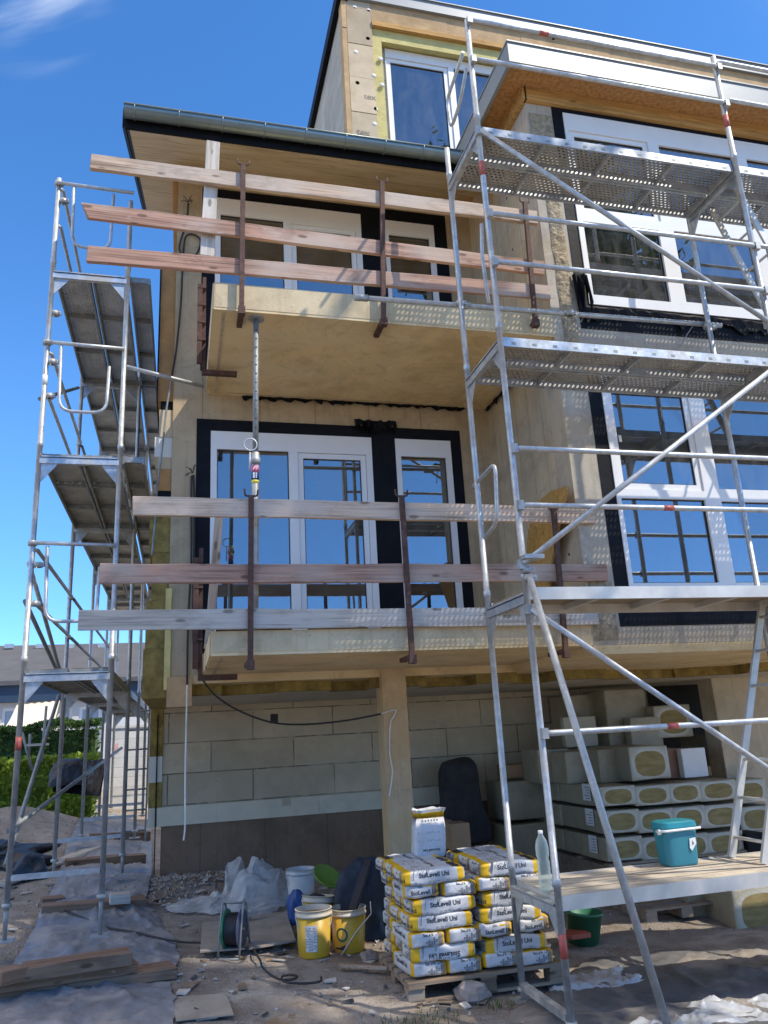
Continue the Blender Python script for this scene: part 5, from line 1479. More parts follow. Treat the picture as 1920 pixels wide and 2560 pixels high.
def sheet(name, left, right, mt, label, cat, lift=0.035, wr=0.05, n=44, m=70, seed=0, fold=3.0, px=True):
    L = [atg(*p) for p in left] if px else [Vector(p) for p in left]
    Rr = [atg(*p) for p in right] if px else [Vector(p) for p in right]
    def lerp(P, t):
        f = t*(len(P)-1); i = min(int(f), len(P)-2); return P[i].lerp(P[i+1], f-i)
    vs = []
    for j in range(m+1):
        t = j/m; a, b = lerp(L, t), lerp(Rr, t)
        for i in range(n+1):
            s = i/n; p = a.lerp(b, s)
            e = 0.06*noise.noise(Vector((t*9, seed, s*2)))
            p = p + (b-a).normalized()*e*(1 if s in (0, 1) else 0.6)
            q = Vector((p.x*fold, p.y*fold*0.8, seed*2.3))
            q = q + Vector((noise.noise(q*0.6), noise.noise(q*0.6+Vector((8,8,8))), 0))*0.8
            rg = (1-abs(noise.noise(q*0.8)))**7*0.75 + (1-abs(noise.noise(q*1.9+Vector((4,4,4)))))**8*0.35
            edge = min(1, min(s, 1-s)*6+0.25, min(t, 1-t)*9+0.25)
            vs.append((p.x, p.y, gfull(p.x, p.y)+lift*(0.4+0.6*edge)+wr*rg*edge+0.012*noise.noise(q*6)))
    mb = MB().add(vs, [(j*(n+1)+i, j*(n+1)+i+1, (j+1)*(n+1)+i+1, (j+1)*(n+1)+i) for j in range(m) for i in range(n)], 0, True)
    o = mb.build(name, M[mt]); return tag(o, label, cat)
sheet('ground_sheet', [(0, 2452), (39, 2421), (97, 2288), (139, 2216), (166, 2122), (211, 2056), (240, 2012)], [(442, 2452), (446, 2394), (430, 2341), (388, 2291), (363, 2255), (380, 2200), (378, 2078)],
      'tarp', 'dusty blue grey sheet lying under the left scaffold and back along the house wall', 'tarpaulin', 0.03, 0.05, 50, 100, 1)
sheet('ground_sheet', [(-260, 2640), (-160, 2520), (-100, 2490)], [(415, 2640), (440, 2530), (428, 2462)], 'tarp', 'blue grey sheet in front of the timber stack at the lower left of the photo', 'tarpaulin', 0.03, 0.05, 44, 50, 2)
sheet('ground_sheet', [(1215, 2640), (1290, 2530), (1400, 2450), (1480, 2400)], [(2150, 2640), (2100, 2530), (2060, 2440), (2000, 2370)], 'tarp_dark', 'dark grey sheet covering the ground under the right scaffold', 'tarpaulin', 0.028, 0.04, 60, 50, 3, 2.2)
sheet('plastic_sheet', [(1362, 2456), (1400, 2446), (1470, 2440), (1560, 2430)], [(1375, 2478), (1450, 2486), (1530, 2478), (1625, 2458)], 'film_white', 'crumpled white plastic sheet lying in the sun before the low deck', 'plastic sheet', 0.035, 0.045, 60, 80, 4, 5)
sheet('plastic_sheet', [(1540, 2580), (1660, 2535), (1760, 2510), (1990, 2492)], [(1560, 2680), (1700, 2620), (1800, 2590), (2000, 2560)], 'film_white', 'large shiny white plastic sheet at the lower right corner of the photo', 'plastic sheet', 0.035, 0.045, 70, 90, 5, 4)

# crumpled clear film heap: folded dome
def heap(name, c, rx, ry, h, mt, label, cat, seed, fold=2.6, amp=0.32, nu=60, nv=34):
    c = Vector(c); vs = []
    for j in range(nv+1):
        f = j/nv
        for i in range(nu):
            t = 2*math.pi*i/nu
            r = math.cos(f*math.pi/2)**0.75; z = math.sin(f*math.pi/2)
            d = Vector((math.cos(t)*r, math.sin(t)*r, z))
            q = d*fold+Vector((seed*5.3, 0, 0))
            k = 0.9+amp*(1.5*noise.noise(q*0.55)+0.5*noise.noise(q*1.1+Vector((9,2,1)))) + amp*0.30*(1-abs(noise.noise(q*1.3+Vector((0.6,0.6,0.6))*noise.noise(q))))**4 + amp*0.12*(1-abs(noise.noise(q*3.1)))**3
            vs.append((c.x+rx*d.x*k, c.y+ry*d.y*k, c.z+h*d.z*(0.75+0.35*k-0.1)))
    mb = MB().add(vs, [(j*nu+i, j*nu+(i+1) % nu, (j+1)*nu+(i+1) % nu, (j+1)*nu+i) for j in range(nv) for i in range(nu)], 0, True)
    o = mb.build(name, mt if not isinstance(mt, str) else M[mt]); return tag(o, label, cat)
def film_pile(cx, cy, peaks, rx, ry, label, seed, n=110):
    vs = []; 
    for j in range(n+1):
        for i in range(n+1):
            u = 2*i/n-1; v = 2*j/n-1
            rr = math.hypot(u, v); edge = 1+0.25*noise.noise(Vector((math.atan2(v, u)*1.3, seed, 0)))
            x = cx+u*rx*edge; y = cy+v*ry*edge
            h = 0
            for (ax, ay, sx, sy, hh) in peaks:
                d2 = ((x-cx-ax)/sx)**2+((y-cy-ay)/sy)**2; h = max(h, hh/(1+d2*d2*1.2))
            q = Vector((x*3.6, y*3.6, h*3.0+seed))
            w_ = Vector((noise.noise(q*0.7), noise.noise(q*0.7+Vector((5,5,5))), 0))*0.9
            rg = (1-abs(noise.noise(q+w_)))**5*0.75+(1-abs(noise.noise(q*2.1+w_+Vector((3,7,1)))))**5*0.32
            h = h*(0.80+0.45*noise.noise(q*0.8))+0.13*(rg-0.25)*min(1, h*4+0.25)
            x += 0.07*noise.noise(q*1.4+Vector((1,2,3))); y += 0.07*noise.noise(q*1.4+Vector((4,2,9)))
            fall = max(0, min(1, (1-max(abs(u), abs(v)))*7))
            vs.append((x, y, gfull(x, y)+0.02+max(0.0, h)*fall))
    mb = MB().add(vs, [(j*(n+1)+i, j*(n+1)+i+1, (j+1)*(n+1)+i+1, (j+1)*(n+1)+i) for j in range(n) for i in range(n)
                       if ((2*i/n-1)**2+(2*j/n-1)**2) < 0.97+0.12*noise.noise(Vector((i*0.2, j*0.2, seed)))], 0, True)
    o = mb.build('plastic_film', M['film']); return tag(o, label, 'plastic film')
c = atg(648, 2290)
film_pile(c.x, c.y+0.32, [(0.10, 0.05, 0.24, 0.22, 0.50), (-0.02, -0.02, 0.20, 0.16, 0.36), (0.26, -0.02, 0.16, 0.14, 0.22)], 0.46, 0.40, 'big crumpled heap of clear plastic film before the plinth wall', 1)
c = atg(545, 2285)
film_pile(c.x, c.y+0.25, [(0.20, 0.20, 0.14, 0.12, 0.36), (0.15, 0.0, 0.3, 0.2, 0.13)], 0.50, 0.32, 'lower spread of clear plastic film with an upright twist, left of the big heap', 4)

# buckets
M['pl_yellow'] = plain('yellow bucket plastic', (0.62, 0.38, 0.03), 0.4, 0, 0.10, 5, 20, 0.05, stain=(0.48, 0.32, 0.08))
M['pl_rim'] = plain('dirty cream plastic', (0.58, 0.52, 0.40), 0.5, 0, 0.12, 8, 20, 0.1, stain=(0.42, 0.37, 0.28))
M['pl_white'] = plain('white bucket plastic', (0.62, 0.62, 0.60), 0.45, 0, 0.1, 6, 20, 0.1, stain=(0.45, 0.43, 0.40))
M['pl_green'] = plain('dark green plastic', (0.03, 0.16, 0.085), 0.4, 0, 0.2, 6)
M['pl_lime'] = plain('lime green plastic', (0.13, 0.24, 0.04), 0.4, 0, 0.15, 6)
M['pl_blue'] = plain('blue plastic', (0.025, 0.075, 0.24), 0.45, 0, 0.2, 6)
M['pl_teal'] = plain('turquoise plastic', (0.03, 0.20, 0.25), 0.45, 0, 0.08, 4)
M['pl_red'] = plain('dull red plastic', (0.40, 0.10, 0.06), 0.5, 0, 0.15, 6)
M['mortar'] = plain('dried mortar', (0.42, 0.40, 0.37), 0.95, 0, 0.2, 12, 40, 0.7, 0.01)
def bucket(c, r, h, mt, rim, label, tilt=(0,0), lab=False, inside='mortar', handle=True):
    c = Vector(c); t = thing('bucket', c, label, 'bucket', 'yellow buckets beside the bags' if mt == 'pl_yellow' else None)
    MB().lathe((0,0,0), [(0.0, 0.003), (r*0.82, 0.003), (r*0.84, 0.0), (r*0.86, 0.012), (r*0.97, h*0.86), (r*0.955, h*0.86), (r*0.945, h*0.80), (r*0.83, 0.02), (0, 0.02)], 32).build('body', M[mt], t, local=True)
    MB().lathe((0,0,0), [(r*0.975, h*0.845), (r*1.03, h*0.845), (r*1.035, h*0.90), (r*1.0, h*0.905), (r*1.005, h*0.985), (r*1.04, h*0.985), (r*1.04, h), (r*0.97, h), (r*0.955, h*0.87)], 32).build('rim', M[rim], t, local=True)
    MB().lathe((0,0,0), [(0, h*0.22), (r*0.5, h*0.20), (r*0.87, h*0.24)], 24).build('contents', M[inside], t, local=True)
    if handle:
        pts = [Vector((r*1.04*math.cos(a), -r*0.55*math.sin(a)-0.01, h*0.93-0.20*math.sin(a)*r/0.15)) for a in [math.pi*k/14 for k in range(15)]]
        MB().tube(pts, 0.0035, 6).build('handle', M['galv'], t, local=True)
    if lab:
        mb = MB(); n = 8; rr = lambda z: r*(0.86+0.11*z/(h*0.86))+0.0015
        for k in range(n):
            a0 = R_(232+5*k); a1 = R_(232+5*(k+1)); z0, z1 = h*0.16, h*0.70
            mb.add([(rr(z0)*math.cos(a0), rr(z0)*math.sin(a0), z0), (rr(z0)*math.cos(a1), rr(z0)*math.sin(a1), z0), (rr(z1)*math.cos(a1), rr(z1)*math.sin(a1), z1), (rr(z1)*math.cos(a0), rr(z1)*math.sin(a0), z1)], [(0,1,2,3)])
        lb = mb.build('paper_label', M['paper'], t, local=True); mb = MB(); rnd = random.Random(3)
        for q in range(15):
            z0 = h*(0.18+0.033*q); 
            for k in range(n):
                if rnd.random() < 0.3: continue
                a0 = R_(232.7+5*k); a1 = R_(236.5+5*k); z1 = z0+h*0.016; e = 0.0008
                mb.add([((rr(z0)+e)*math.cos(a0), (rr(z0)+e)*math.sin(a0), z0), ((rr(z0)+e)*math.cos(a1), (rr(z0)+e)*math.sin(a1), z0), ((rr(z1)+e)*math.cos(a1), (rr(z1)+e)*math.sin(a1), z1), ((rr(z1)+e)*math.cos(a0), (rr(z1)+e)*math.sin(a0), z1)], [(0,1,2,3)])
        mb.build('print', M['ink_grey'], lb, local=True)
    t.rotation_euler = (tilt[0], tilt[1], 0)
    return t
def ring_print(t, c, r, h, a0):
    """dark ring printed on a bucket"""
    mb = MB(); rr = r*0.925+0.002; cz = h*0.45
    for k in range(28):
        t0 = 2*math.pi*k/28; t1 = 2*math.pi*(k+1)/28; vs = []
        for (tt_, R2) in ((t0, 0.055), (t1, 0.055), (t1, 0.038), (t0, 0.038)):
            u = R2*math.cos(tt_)/rr; z = cz+R2*math.sin(tt_); r3 = r*(0.86+0.11*z/(h*0.86))+0.0015
            vs.append((r3*math.cos(a0+u), r3*math.sin(a0+u), z))
        mb.add(vs, [(0,1,2,3)])
    mb.build('print', M['pl_green'], t, local=True)
cA = atg(792, 2400); cA.z = gfull(cA.x, cA.y)
bucket(cA+Vector((0, 0.12, 0)), 0.150, 0.36, 'pl_yellow', 'pl_rim', 'front yellow bucket with a printed paper label and a cream rim', lab=True)
cB = atg(880, 2382); cB.z = gfull(cB.x, cB.y)
tb = bucket(cB+Vector((0, 0.12, 0)), 0.155, 0.34, 'pl_yellow', 'pl_rim', 'dirty yellow bucket with a dark green ring, next to the bag pallet', handle=False)
ring_print(tb, cB+Vector((0, 0.12, 0)), 0.155, 0.34, R_(235))
cC = atg(800, 2370); cC.z = gfull(cC.x, cC.y)
bucket(cC+Vector((0.02, 0.30, 0)), 0.150, 0.36, 'pl_yellow', 'pl_rim', 'yellow bucket standing behind the labelled front bucket, slightly tilted', (R_(-5), R_(6)))
cD = atg(925, 2352); cD.z = gfull(cD.x, cD.y)
tb = bucket(cD+Vector((0.03, 0.2, 0)), 0.150, 0.35, 'pl_yellow', 'pl_rim', 'yellow bucket half hidden behind the left side of the bag stack')
MB().tube([atg(853, 2388), atg(890, 2330, 0.16), atg(928, 2284, 0.30), atg(926, 2255, 0.42)], 0.005, 6).build('white_rod', M['cord']); tag(bpy.data.objects['white_rod'], 'thin white rod leaning on the dirty yellow bucket', 'rod')
cE = at(752, 2190, Y=8.6); cE.z = gfull(cE.x, 8.6)
bucket((cE.x, 8.6, cE.z+0.10), 0.15, 0.30, 'pl_white', 'pl_white', 'white bucket standing behind the clear film heap, at the plinth wall')
heap('rubble_bag', (cE.x-0.06, 8.25, cE.z-0.02), 0.22, 0.2, 0.13, 'dirt', 'low dirt heap under the white bucket at the plinth', 'dirt heap', 12, 2.0, 0.2)
c = at(742, 2205, Y=8.15); heap('blue_bag', (c.x, 8.15, gfull(c.x, 8.15)), 0.11, 0.10, 0.30, 'pl_blue', 'crumpled blue plastic bag in front of the white bucket', 'plastic bag', 14, 2.6, 0.2)
# lime green dish standing on edge
c = at(812, 2200, Y=8.0)
mb = MB().lathe((c.x, 8.0, c.z), [(0, 0.02), (0.10, 0.02), (0.13, 0.05), (0.145, 0.05), (0.145, 0.058), (0.13, 0.062), (0.10, 0.032), (0, 0.032)], 28, axis=(0.35, -0.55, 0.75))
o = mb.build('mixing_dish', M['pl_lime']); tag(o, 'lime green mixing dish leaning among the rubbish at the plinth', 'dish')
a = at(838, 2225, Y=8.1); b = at(878, 2165, Y=8.4)
o = board('white_board', (a.x, 8.0, gfull(a.x, 8.0)), (b.x, 8.35, b.z), 0.02, 0.17, M['eps'], seed=3, upv=(0.7, -0.3, 0.6)); tag(o, 'dirty white foam board leaning behind the lime green dish', 'board')
c = at(780, 2235, Y=7.6); M['cloth_dark'] = plain('dark grey cloth', (0.04, 0.036, 0.038), 0.9, 0, 0.3, 8, 30, 0.5, 0.01)
hb = heap('tool_bag', (c.x+0.03, 7.65, gfull(c.x, 7.65)), 0.17, 0.12, 0.36, 'cloth_dark', 'dark cloth tool bag with round pale studs between the film heap and the buckets', 'tool bag', 16, 2.0, 0.2)
c = at(905, 2230, Y=7.4)
M['sheet_navy'] = tarp_mat('dark blue green sheet', (0.012, 0.025, 0.045), (0.05, 0.05, 0.05), 0.3, 0.4)
heap('folded_tarp', (c.x+0.05, 7.55, gfull(c.x, 7.55)), 0.33, 0.22, 0.62, 'sheet_navy', 'dark blue folded tarpaulin piled behind the bag stack and buckets', 'tarpaulin', 18, 1.9, 0.3)
a = at(845, 2262, Y=7.2); b = at(920, 2150, Y=7.4)
o = board('shovel_handle', (a.x, 7.15, gfull(a.x, 7.15)+0.03), b, 0.03, 0.09, M['cloth_dark'], seed=5, upv=(0.7, -0.4, 0.5)); tag(o, 'long dark bundle leaning over the folded tarpaulin', 'bundle')
c = at(780, 2265, Y=7.2); c.z = gfull(c.x, 7.2)+0.07
t = thing('bucket', c, 'small green pot lying on its side before the tool bag', 'pot')
MB().lathe((0,0,0), [(0, 0), (0.065, 0), (0.085, 0.17), (0.092, 0.17), (0.092, 0.185), (0.078, 0.185), (0.06, 0.01), (0, 0.01)], 24, axis=(-0.75, -0.5, 0.12)).build('body', M['pl_green'], t, local=True)
t.children[0].location = (0.07, 0.05, 0)

# cable reel
def reel():
    c = atg(588, 2398); c.y += 0.12; c.z = gfull(c.x, c.y)
    t = thing('cable_reel', c, 'grey and green cable reel with a tubular stand on the ground', 'cable reel')
    ax = Vector((0.93, -0.37, 0)).normalized(); side = Vector((0.37, 0.93, 0))
    hub = c+Vector((0, 0, 0.20))
    MB().lathe(hub-ax*0.07, [(0.03, 0), (0.150, 0), (0.155, 0.006), (0.150, 0.012), (0.03, 0.012)], 32, axis=ax).build('flange', M['pl_green'], t)
    MB().lathe(hub+ax*0.06, [(0.03, 0), (0.150, 0), (0.155, 0.006), (0.150, 0.012), (0.03, 0.012)], 32, axis=ax).build('flange', plain('smoky blue flange', (0.10, 0.115, 0.19), 0.4), t)
    prof = [(0.05, -0.057)]
    for k in range(8): z = -0.055+0.0145*k; prof += [(0.118, z), (0.126, z+0.007), (0.118, z+0.0135)]
    prof.append((0.05, 0.058))
    MB().lathe(hub, prof, 28, axis=ax).build('coiled_cable', M['cable'], t)
    fr = []
    for s in (-1, 1):
        o = hub+ax*0.09*s
        MB().tube(bent([o+side*0.15+Vector((0,0,-0.19)), o+side*0.10+Vector((0,0,0.02)), o+side*0.03+Vector((0,0,0.20)), o-side*0.03+Vector((0,0,0.20)), o-side*0.10+Vector((0,0,0.02)), o-side*0.15+Vector((0,0,-0.19))], 0.05), 0.009, 8).build('stand', M['galv_dark'], t)
    for s, z in ((0.15, -0.19), (-0.15, -0.19), (0, 0.20)):
        MB().tube([hub+side*s-ax*0.09+Vector((0,0,z)), hub+side*s+ax*0.09+Vector((0,0,z))], 0.009, 8).build('stand_bar', M['galv_dark'], t)
    MB().tube([hub-ax*0.09, hub+ax*0.09], 0.014, 10).build('axle', M['galv_dark'], t)
reel()
def gcable(px, r, label):
    pts = []
    for p in px:
        q = atg(*p); q.z = gfull(q.x, q.y)+0.05; pts.append(q)
    return cable(pts, r, 'cable', label)
gcable(((145, 2284), (200, 2306), (260, 2328), (330, 2346), (400, 2360), (460, 2366), (510, 2369), (552, 2380)), 0.009, 'black cable running across the grey sheet to the cable reel')
gcable(((616, 2350), (628, 2372), (637, 2398), (650, 2425), (656, 2443), (676, 2462), (700, 2473), (730, 2470), (744, 2463), (728, 2460), (706, 2466), (712, 2478), (760, 2478), (800, 2470), (803, 2460)), 0.0085, 'black cable curling over the earth from the cable reel, with loops')
# boards on the ground
def flat(px, th, mt, label, name='plywood_sheet', cat='board', lift=0.03):
    P = [atg(*p) for p in px]; zc = max(gfull(p.x, p.y) for p in P)*0.5+sum(gfull(p.x, p.y) for p in P)/len(P)*0.5+lift
    lo = [(p.x, p.y, zc+0.5*(gfull(p.x, p.y)-zc+lift)) for p in P]; n = len(P)
    vs = lo + [(x, y, z+th) for x, y, z in lo]
    fs = [list(reversed(range(n))), list(range(n, 2*n))]+[(i, (i+1) % n, n+(i+1) % n, n+i) for i in range(n)]
    o = MB().add(vs, fs).build(name, M[mt]); return tag(o, label, cat)
M['ply_dirty'] = plain('dirty plywood', (0.34, 0.30, 0.25), 0.9, 0, 0.2, 6, 40, 0.4, 0.006, stain=(0.24, 0.20, 0.165))
flat([(506, 2320), (560, 2312), (612, 2392), (500, 2398)], 0.012, 'ply_dirty', 'dirty plywood sheet lying under the cable reel')
flat([(612, 2316), (718, 2302), (740, 2372), (622, 2390)], 0.015, 'ply_dirty', 'dirty plywood sheet with a torn edge right of the cable reel', lift=0.04)
flat([(630, 2296), (700, 2290), (752, 2292), (750, 2300), (632, 2304)], 0.012, 'ply_dirty', 'thin dirty panel lying before the clear film heap')
flat([(430, 2495), (565, 2490), (585, 2545), (440, 2556)], 0.006, 'ply_dirty', 'trodden flat panel on the earth beside the blue grey sheet', lift=0.01)
flat([(56, 2144), (66, 2142), (78, 2172), (62, 2174)], 0.03, 'plank_grey', 'short pale board offcut on the earth left of the scaffold', 'board_offcut')
flat([(850, 2431), (968, 2440), (968, 2445), (850, 2436)], 0.015, 'plank_warm', 'thin wooden lath on the earth before the pallet', 'lath')
# stones
M['stone'] = plain('grey brown stone', (0.33, 0.28, 0.24), 0.9, 0, 0.25, 12, 40, 0.5, 0.01)
def stone(px, py, r, label, seed, parent=None):
    c = atg(px, py); c.z = gfull(c.x, c.y)
    mb = MB(); n, m = 12, 7; vs = []
    for j in range(m+1):
        for i in range(n):
            a = math.pi*j/m; t = 2*math.pi*i/n; d = Vector((math.sin(a)*math.cos(t), math.sin(a)*math.sin(t), math.cos(a)))
            k = 1+0.45*noise.noise(d*1.4+Vector((seed*3, 0, 0)))
            k = round(k*7)/7*0.5+k*0.5
            vs.append((c.x+d.x*r*1.25*k, c.y+d.y*r*k, c.z+r*0.45+d.z*r*0.75*k))
    mb.add(vs, [(j*n+i, j*n+(i+1) % n, (j+1)*n+(i+1) % n, (j+1)*n+i) for j in range(m) for i in range(n)])
    o = mb.build('stone', M['stone']); return tag(o, label, 'stone')
stone(922, 2394, 0.06, 'angular stone between the yellow buckets and the pallet', 1)
stone(1182, 2496, 0.105, 'large angular stone lying before the pallet of bags', 2)
# scattered rubble: uncountable crumbs
mb = MB(); rnd = random.Random(9)
for k in range(5200):
    z_ = rnd.random()
    if z_ < 0.40: x = rnd.gauss(0.15, 0.7); y = 9.9+rnd.gauss(0, 0.55)
    elif z_ < 0.80: x = rnd.uniform(-3.5, 2.6); y = rnd.uniform(4.2, 9.5)
    elif z_ < 0.86: x = rnd.uniform(2.4, 6.4); y = rnd.uniform(6.0, 8.0)
    else: x = rnd.uniform(-4, -0.4); y = rnd.uniform(8, 15)
    if y > YG-0.05 and x > -0.4: continue
    r = 0.006+0.022*rnd.random()**3*(1.6 if z_ < 0.4 else 1)
    p = Vector((x, y, gfull(x, y)+r*0.3)); a = rnd.uniform(0, 6.3)
    d = [Vector((math.cos(a+q), math.sin(a+q), rnd.uniform(-0.2, 0.2)))*r*rnd.uniform(0.6, 1.3) for q in (0, 1.9, 4.0)]
    mb.add([p+d[0], p+d[1], p+d[2], p+Vector((0, 0, r*rnd.uniform(0.5, 1.1)))], [(0,1,3), (1,2,3), (2,0,3)])
o = mb.build('rubble', M['stone'], loc=(0,0,0)); tag(o, 'small stones and rubble crumbs strewn over the earth', 'rubble', kind='stuff')
# flat scraps trodden into the earth: uncountable
SCR = [plain('pale scrap', (0.55, 0.52, 0.47), 0.8, 0, 0.2, 9), plain('brown scrap', (0.24, 0.17, 0.11), 0.9, 0, 0.3, 9), plain('dark scrap', (0.07, 0.07, 0.075), 0.7, 0, 0.3, 9)]
mb = MB(); rnd = random.Random(77)
for k in range(300):
    z_ = rnd.random()
    if z_ < 0.45: x = rnd.uniform(-0.2, 2.6); y = rnd.uniform(4.6, 7.6)
    elif z_ < 0.75: x = rnd.gauss(0.6, 0.7); y = 9.3+rnd.gauss(0, 0.8)
    else: x = rnd.uniform(-3, 0.2); y = rnd.uniform(5, 13)
    if y > YG-0.1: continue
    l = (0.012+0.07*rnd.random()**2)*(1 if z_ < 0.9 else 1.6); w_ = l*rnd.uniform(0.2, 0.7); a = rnd.uniform(0, 6.3); h = rnd.uniform(0.003, 0.012)
    d = Vector((math.cos(a), math.sin(a), 0)); n_ = Vector((-d.y, d.x, 0)); p = Vector((x, y, gfull(x, y)+0.006))
    q4 = [p-d*l-n_*w_, p+d*l*rnd.uniform(0.7, 1)-n_*w_, p+d*l+n_*w_*rnd.uniform(0.5, 1), p-d*l*rnd.uniform(0.7, 1)+n_*w_]
    q4 = [v+Vector((0, 0, rnd.uniform(-0.004, 0.014))) for v in q4]
    mb.hexa(q4+[v+Vector((0, 0, h)) for v in q4], rnd.choice((0, 0, 1, 1, 2)))
o = mb.build('site_scraps', SCR, loc=(0,0,0)); tag(o, 'scraps of board, paper and plastic trodden into the earth', 'debris', kind='stuff')
# brown carton, dark coat and boards at the back of the void
def simple_box(px0, py0, px1, py1, Y, dep, mt, label, name, cat, amp=0.004):
    return pack((px0-1240)*2.4397, (py0-1640)*2.44, (px1-1240)*2.4397, (py1-1640)*2.44, Y, dep, label, False, mt, False, None, cat, name, amp)
simple_box(1131, 2056, 1174, 2128, 8.9, 0.3, 'card', 'brown cardboard carton standing behind the bag stack, right of the column', 'cardboard_box', 'box')
simple_box(1088, 2050, 1132, 2126, 9.6, 0.3, 'card_red', 'dark reddish carton at the back, right of the column', 'cardboard_box', 'box')
a = at(1116, 2010, Y=9.9); b = at(1204, 1893, Y=9.9)
o = soft_box(a.x, b.x, 9.9, 10.3, a.z-0.55, b.z, 5, False, 0.08, 7.0).build('draped_blanket', [M['cloth_dark'], M['cloth_dark']]); weld(o, 0.0008)
for v_ in o.data.vertices:
    f_ = max(0, 1-v_.co.z/(b.z-a.z+0.55)); v_.co.x *= 0.85+0.45*f_; v_.co.x += 0.05*noise.noise(Vector((v_.co.z*3, v_.co.y*4, 1))); v_.co.z -= 0.10*abs(v_.co.x)*(1-f_)
tag(o, 'dark blanket draped over a stack at the back wall, right of the column', 'blanket')
# under and on the low deck
c = at(1462, 2330, Y=6.9); c.z = gfull(c.x, 6.9)
t = thing('tub', c, 'green plastic tub under the left end of the low deck', 'tub')
MB().lathe((0,0,0), [(0, 0), (0.13, 0), (0.165, 0.24), (0.178, 0.24), (0.178, 0.26), (0.158, 0.26), (0.125, 0.01), (0, 0.01)], 28, axis=(0.1, -0.05, 1)).build('body', M['pl_green'], t, local=True)
t.children[0].location = (0, 0.05, 0.0)
simple_box(1428, 2332, 1478, 2352, 6.7, 0.2, 'pl_red', 'flat red plastic case before the green tub', 'plastic_case', 'case', 0.003)
# cooler on the deck
def cooler():
    z0 = 0.57+0.004; Yc = 5.60; a = at(1650, 2150, Y=Yc).x; b = at(1742, 2150, Y=Yc).x; xm = (a+b)/2
    t = thing('cool_box', (xm, Yc, z0), 'turquoise cool box with a white handle on the dusty low deck', 'cool box')
    hw = (b-a)/2*0.92; H = 0.25
    def ring(z, k, n=36, e=0.45):
        r_ = []
        for i in range(n):
            tt_ = 2*math.pi*i/n; c_, s_ = math.cos(tt_), math.sin(tt_)
            rib = 1+0.012*(math.cos(tt_*36/2*2) if 0.03 < z < H-0.03 else 0)
            r_.append((xm+hw*k*abs(c_)**e*(1 if c_ > 0 else -1)*rib, Yc+0.10*k*abs(s_)**e*(1 if s_ > 0 else -1)*rib, z0+z))
        return r_
    def loft(levels, n=36):
        vs = []; 
        for z, k in levels: vs += ring(z, k, n)
        fs = [(j*n+i, j*n+(i+1) % n, (j+1)*n+(i+1) % n, (j+1)*n+i) for j in range(len(levels)-1) for i in range(n)]
        fs.append(list(reversed(range(n)))); fs.append([(len(levels)-1)*n+i for i in range(n)])
        return MB().add(vs, fs, 0, False)
    loft([(0, 0.86), (0.01, 0.9), (H, 1.0)]).build('body', M['pl_teal'], t)
    loft([(H+0.001, 1.05), (H+0.02, 1.07), (H+0.05, 1.03), (H+0.06, 0.9)]).build('lid', plain('darker turquoise lid', (0.02, 0.22, 0.27), 0.4), t)
    MB().tube(bent([(xm-hw*1.08, Yc, z0+H-0.01), (xm-hw*1.10, Yc-0.115, z0+H+0.0), (xm+hw*1.10, Yc-0.115, z0+H+0.005), (xm+hw*1.08, Yc, z0+H-0.01)], 0.03), 0.009, 8).build('handle', M['pvc'], t)
    MB().lathe((xm-hw*1.06, Yc-0.05, z0+H-0.01), [(0, 0), (0.02, 0), (0.02, 0.02), (0, 0.02)], 14, axis=(-1, 0, 0)).build('hinge', M['pvc'], t)
    MB().prism([(xm+hw*0.30, z0+0.12), (xm+hw*0.42, z0+0.10), (xm+hw*0.72, z0+0.15), (xm+hw*0.70, z0+0.19), (xm+hw*0.35, z0+0.185)], 'y', Yc-0.1045, Yc-0.1025).build('badge', M['paper'], t)
    MB().prism([(xm+hw*0.45, z0+0.135), (xm+hw*0.60, z0+0.15), (xm+hw*0.48, z0+0.172)], 'y', Yc-0.1056, Yc-0.1046).build('print', M['ink_grey'], t)
cooler()
def bottle():
    c = at(1366, 2232, Y=5.22); c = Vector((c.x, 5.22, 0.574))
    t = thing('water_bottle', c, 'clear plastic water bottle standing on the left end of the low deck', 'bottle')
    m = NT('clear bottle plastic'); m.base((0.72, 0.80, 0.76)); m.set(0.08, 0, 0.6)
    tr = m.n('ShaderNodeBsdfTransparent'); tr.inputs[0].default_value = (0.86, 0.94, 0.9, 1); mx = m.n('ShaderNodeMixShader'); lw = m.n('ShaderNodeLayerWeight'); lw.inputs[0].default_value = 0.4
    m.l(m.math('ADD', m.math('MULTIPLY', lw.outputs['Facing'], 0.7), 0.22), mx.inputs[0]); m.l(tr.outputs[0], mx.inputs[1]); m.l(m.bsdf.outputs[0], mx.inputs[2]); m.l(mx.outputs[0], m.out.inputs[0])
    prof = [(0, 0), (0.040, 0.0), (0.044, 0.01)]
    for k in range(6): prof += [(0.044, 0.02+k*0.03), (0.041, 0.032+k*0.03)]
    prof += [(0.036, 0.20), (0.044, 0.22), (0.044, 0.27), (0.036, 0.31), (0.016, 0.345), (0.014, 0.36)]
    MB().lathe(c, prof, 24).build('body', m.mat, t)
    MB().lathe(c+Vector((0,0,0.355)), [(0.0165, 0), (0.0165, 0.02), (0, 0.02)], 16).build('cap', M['pvc'], t)
bottle()
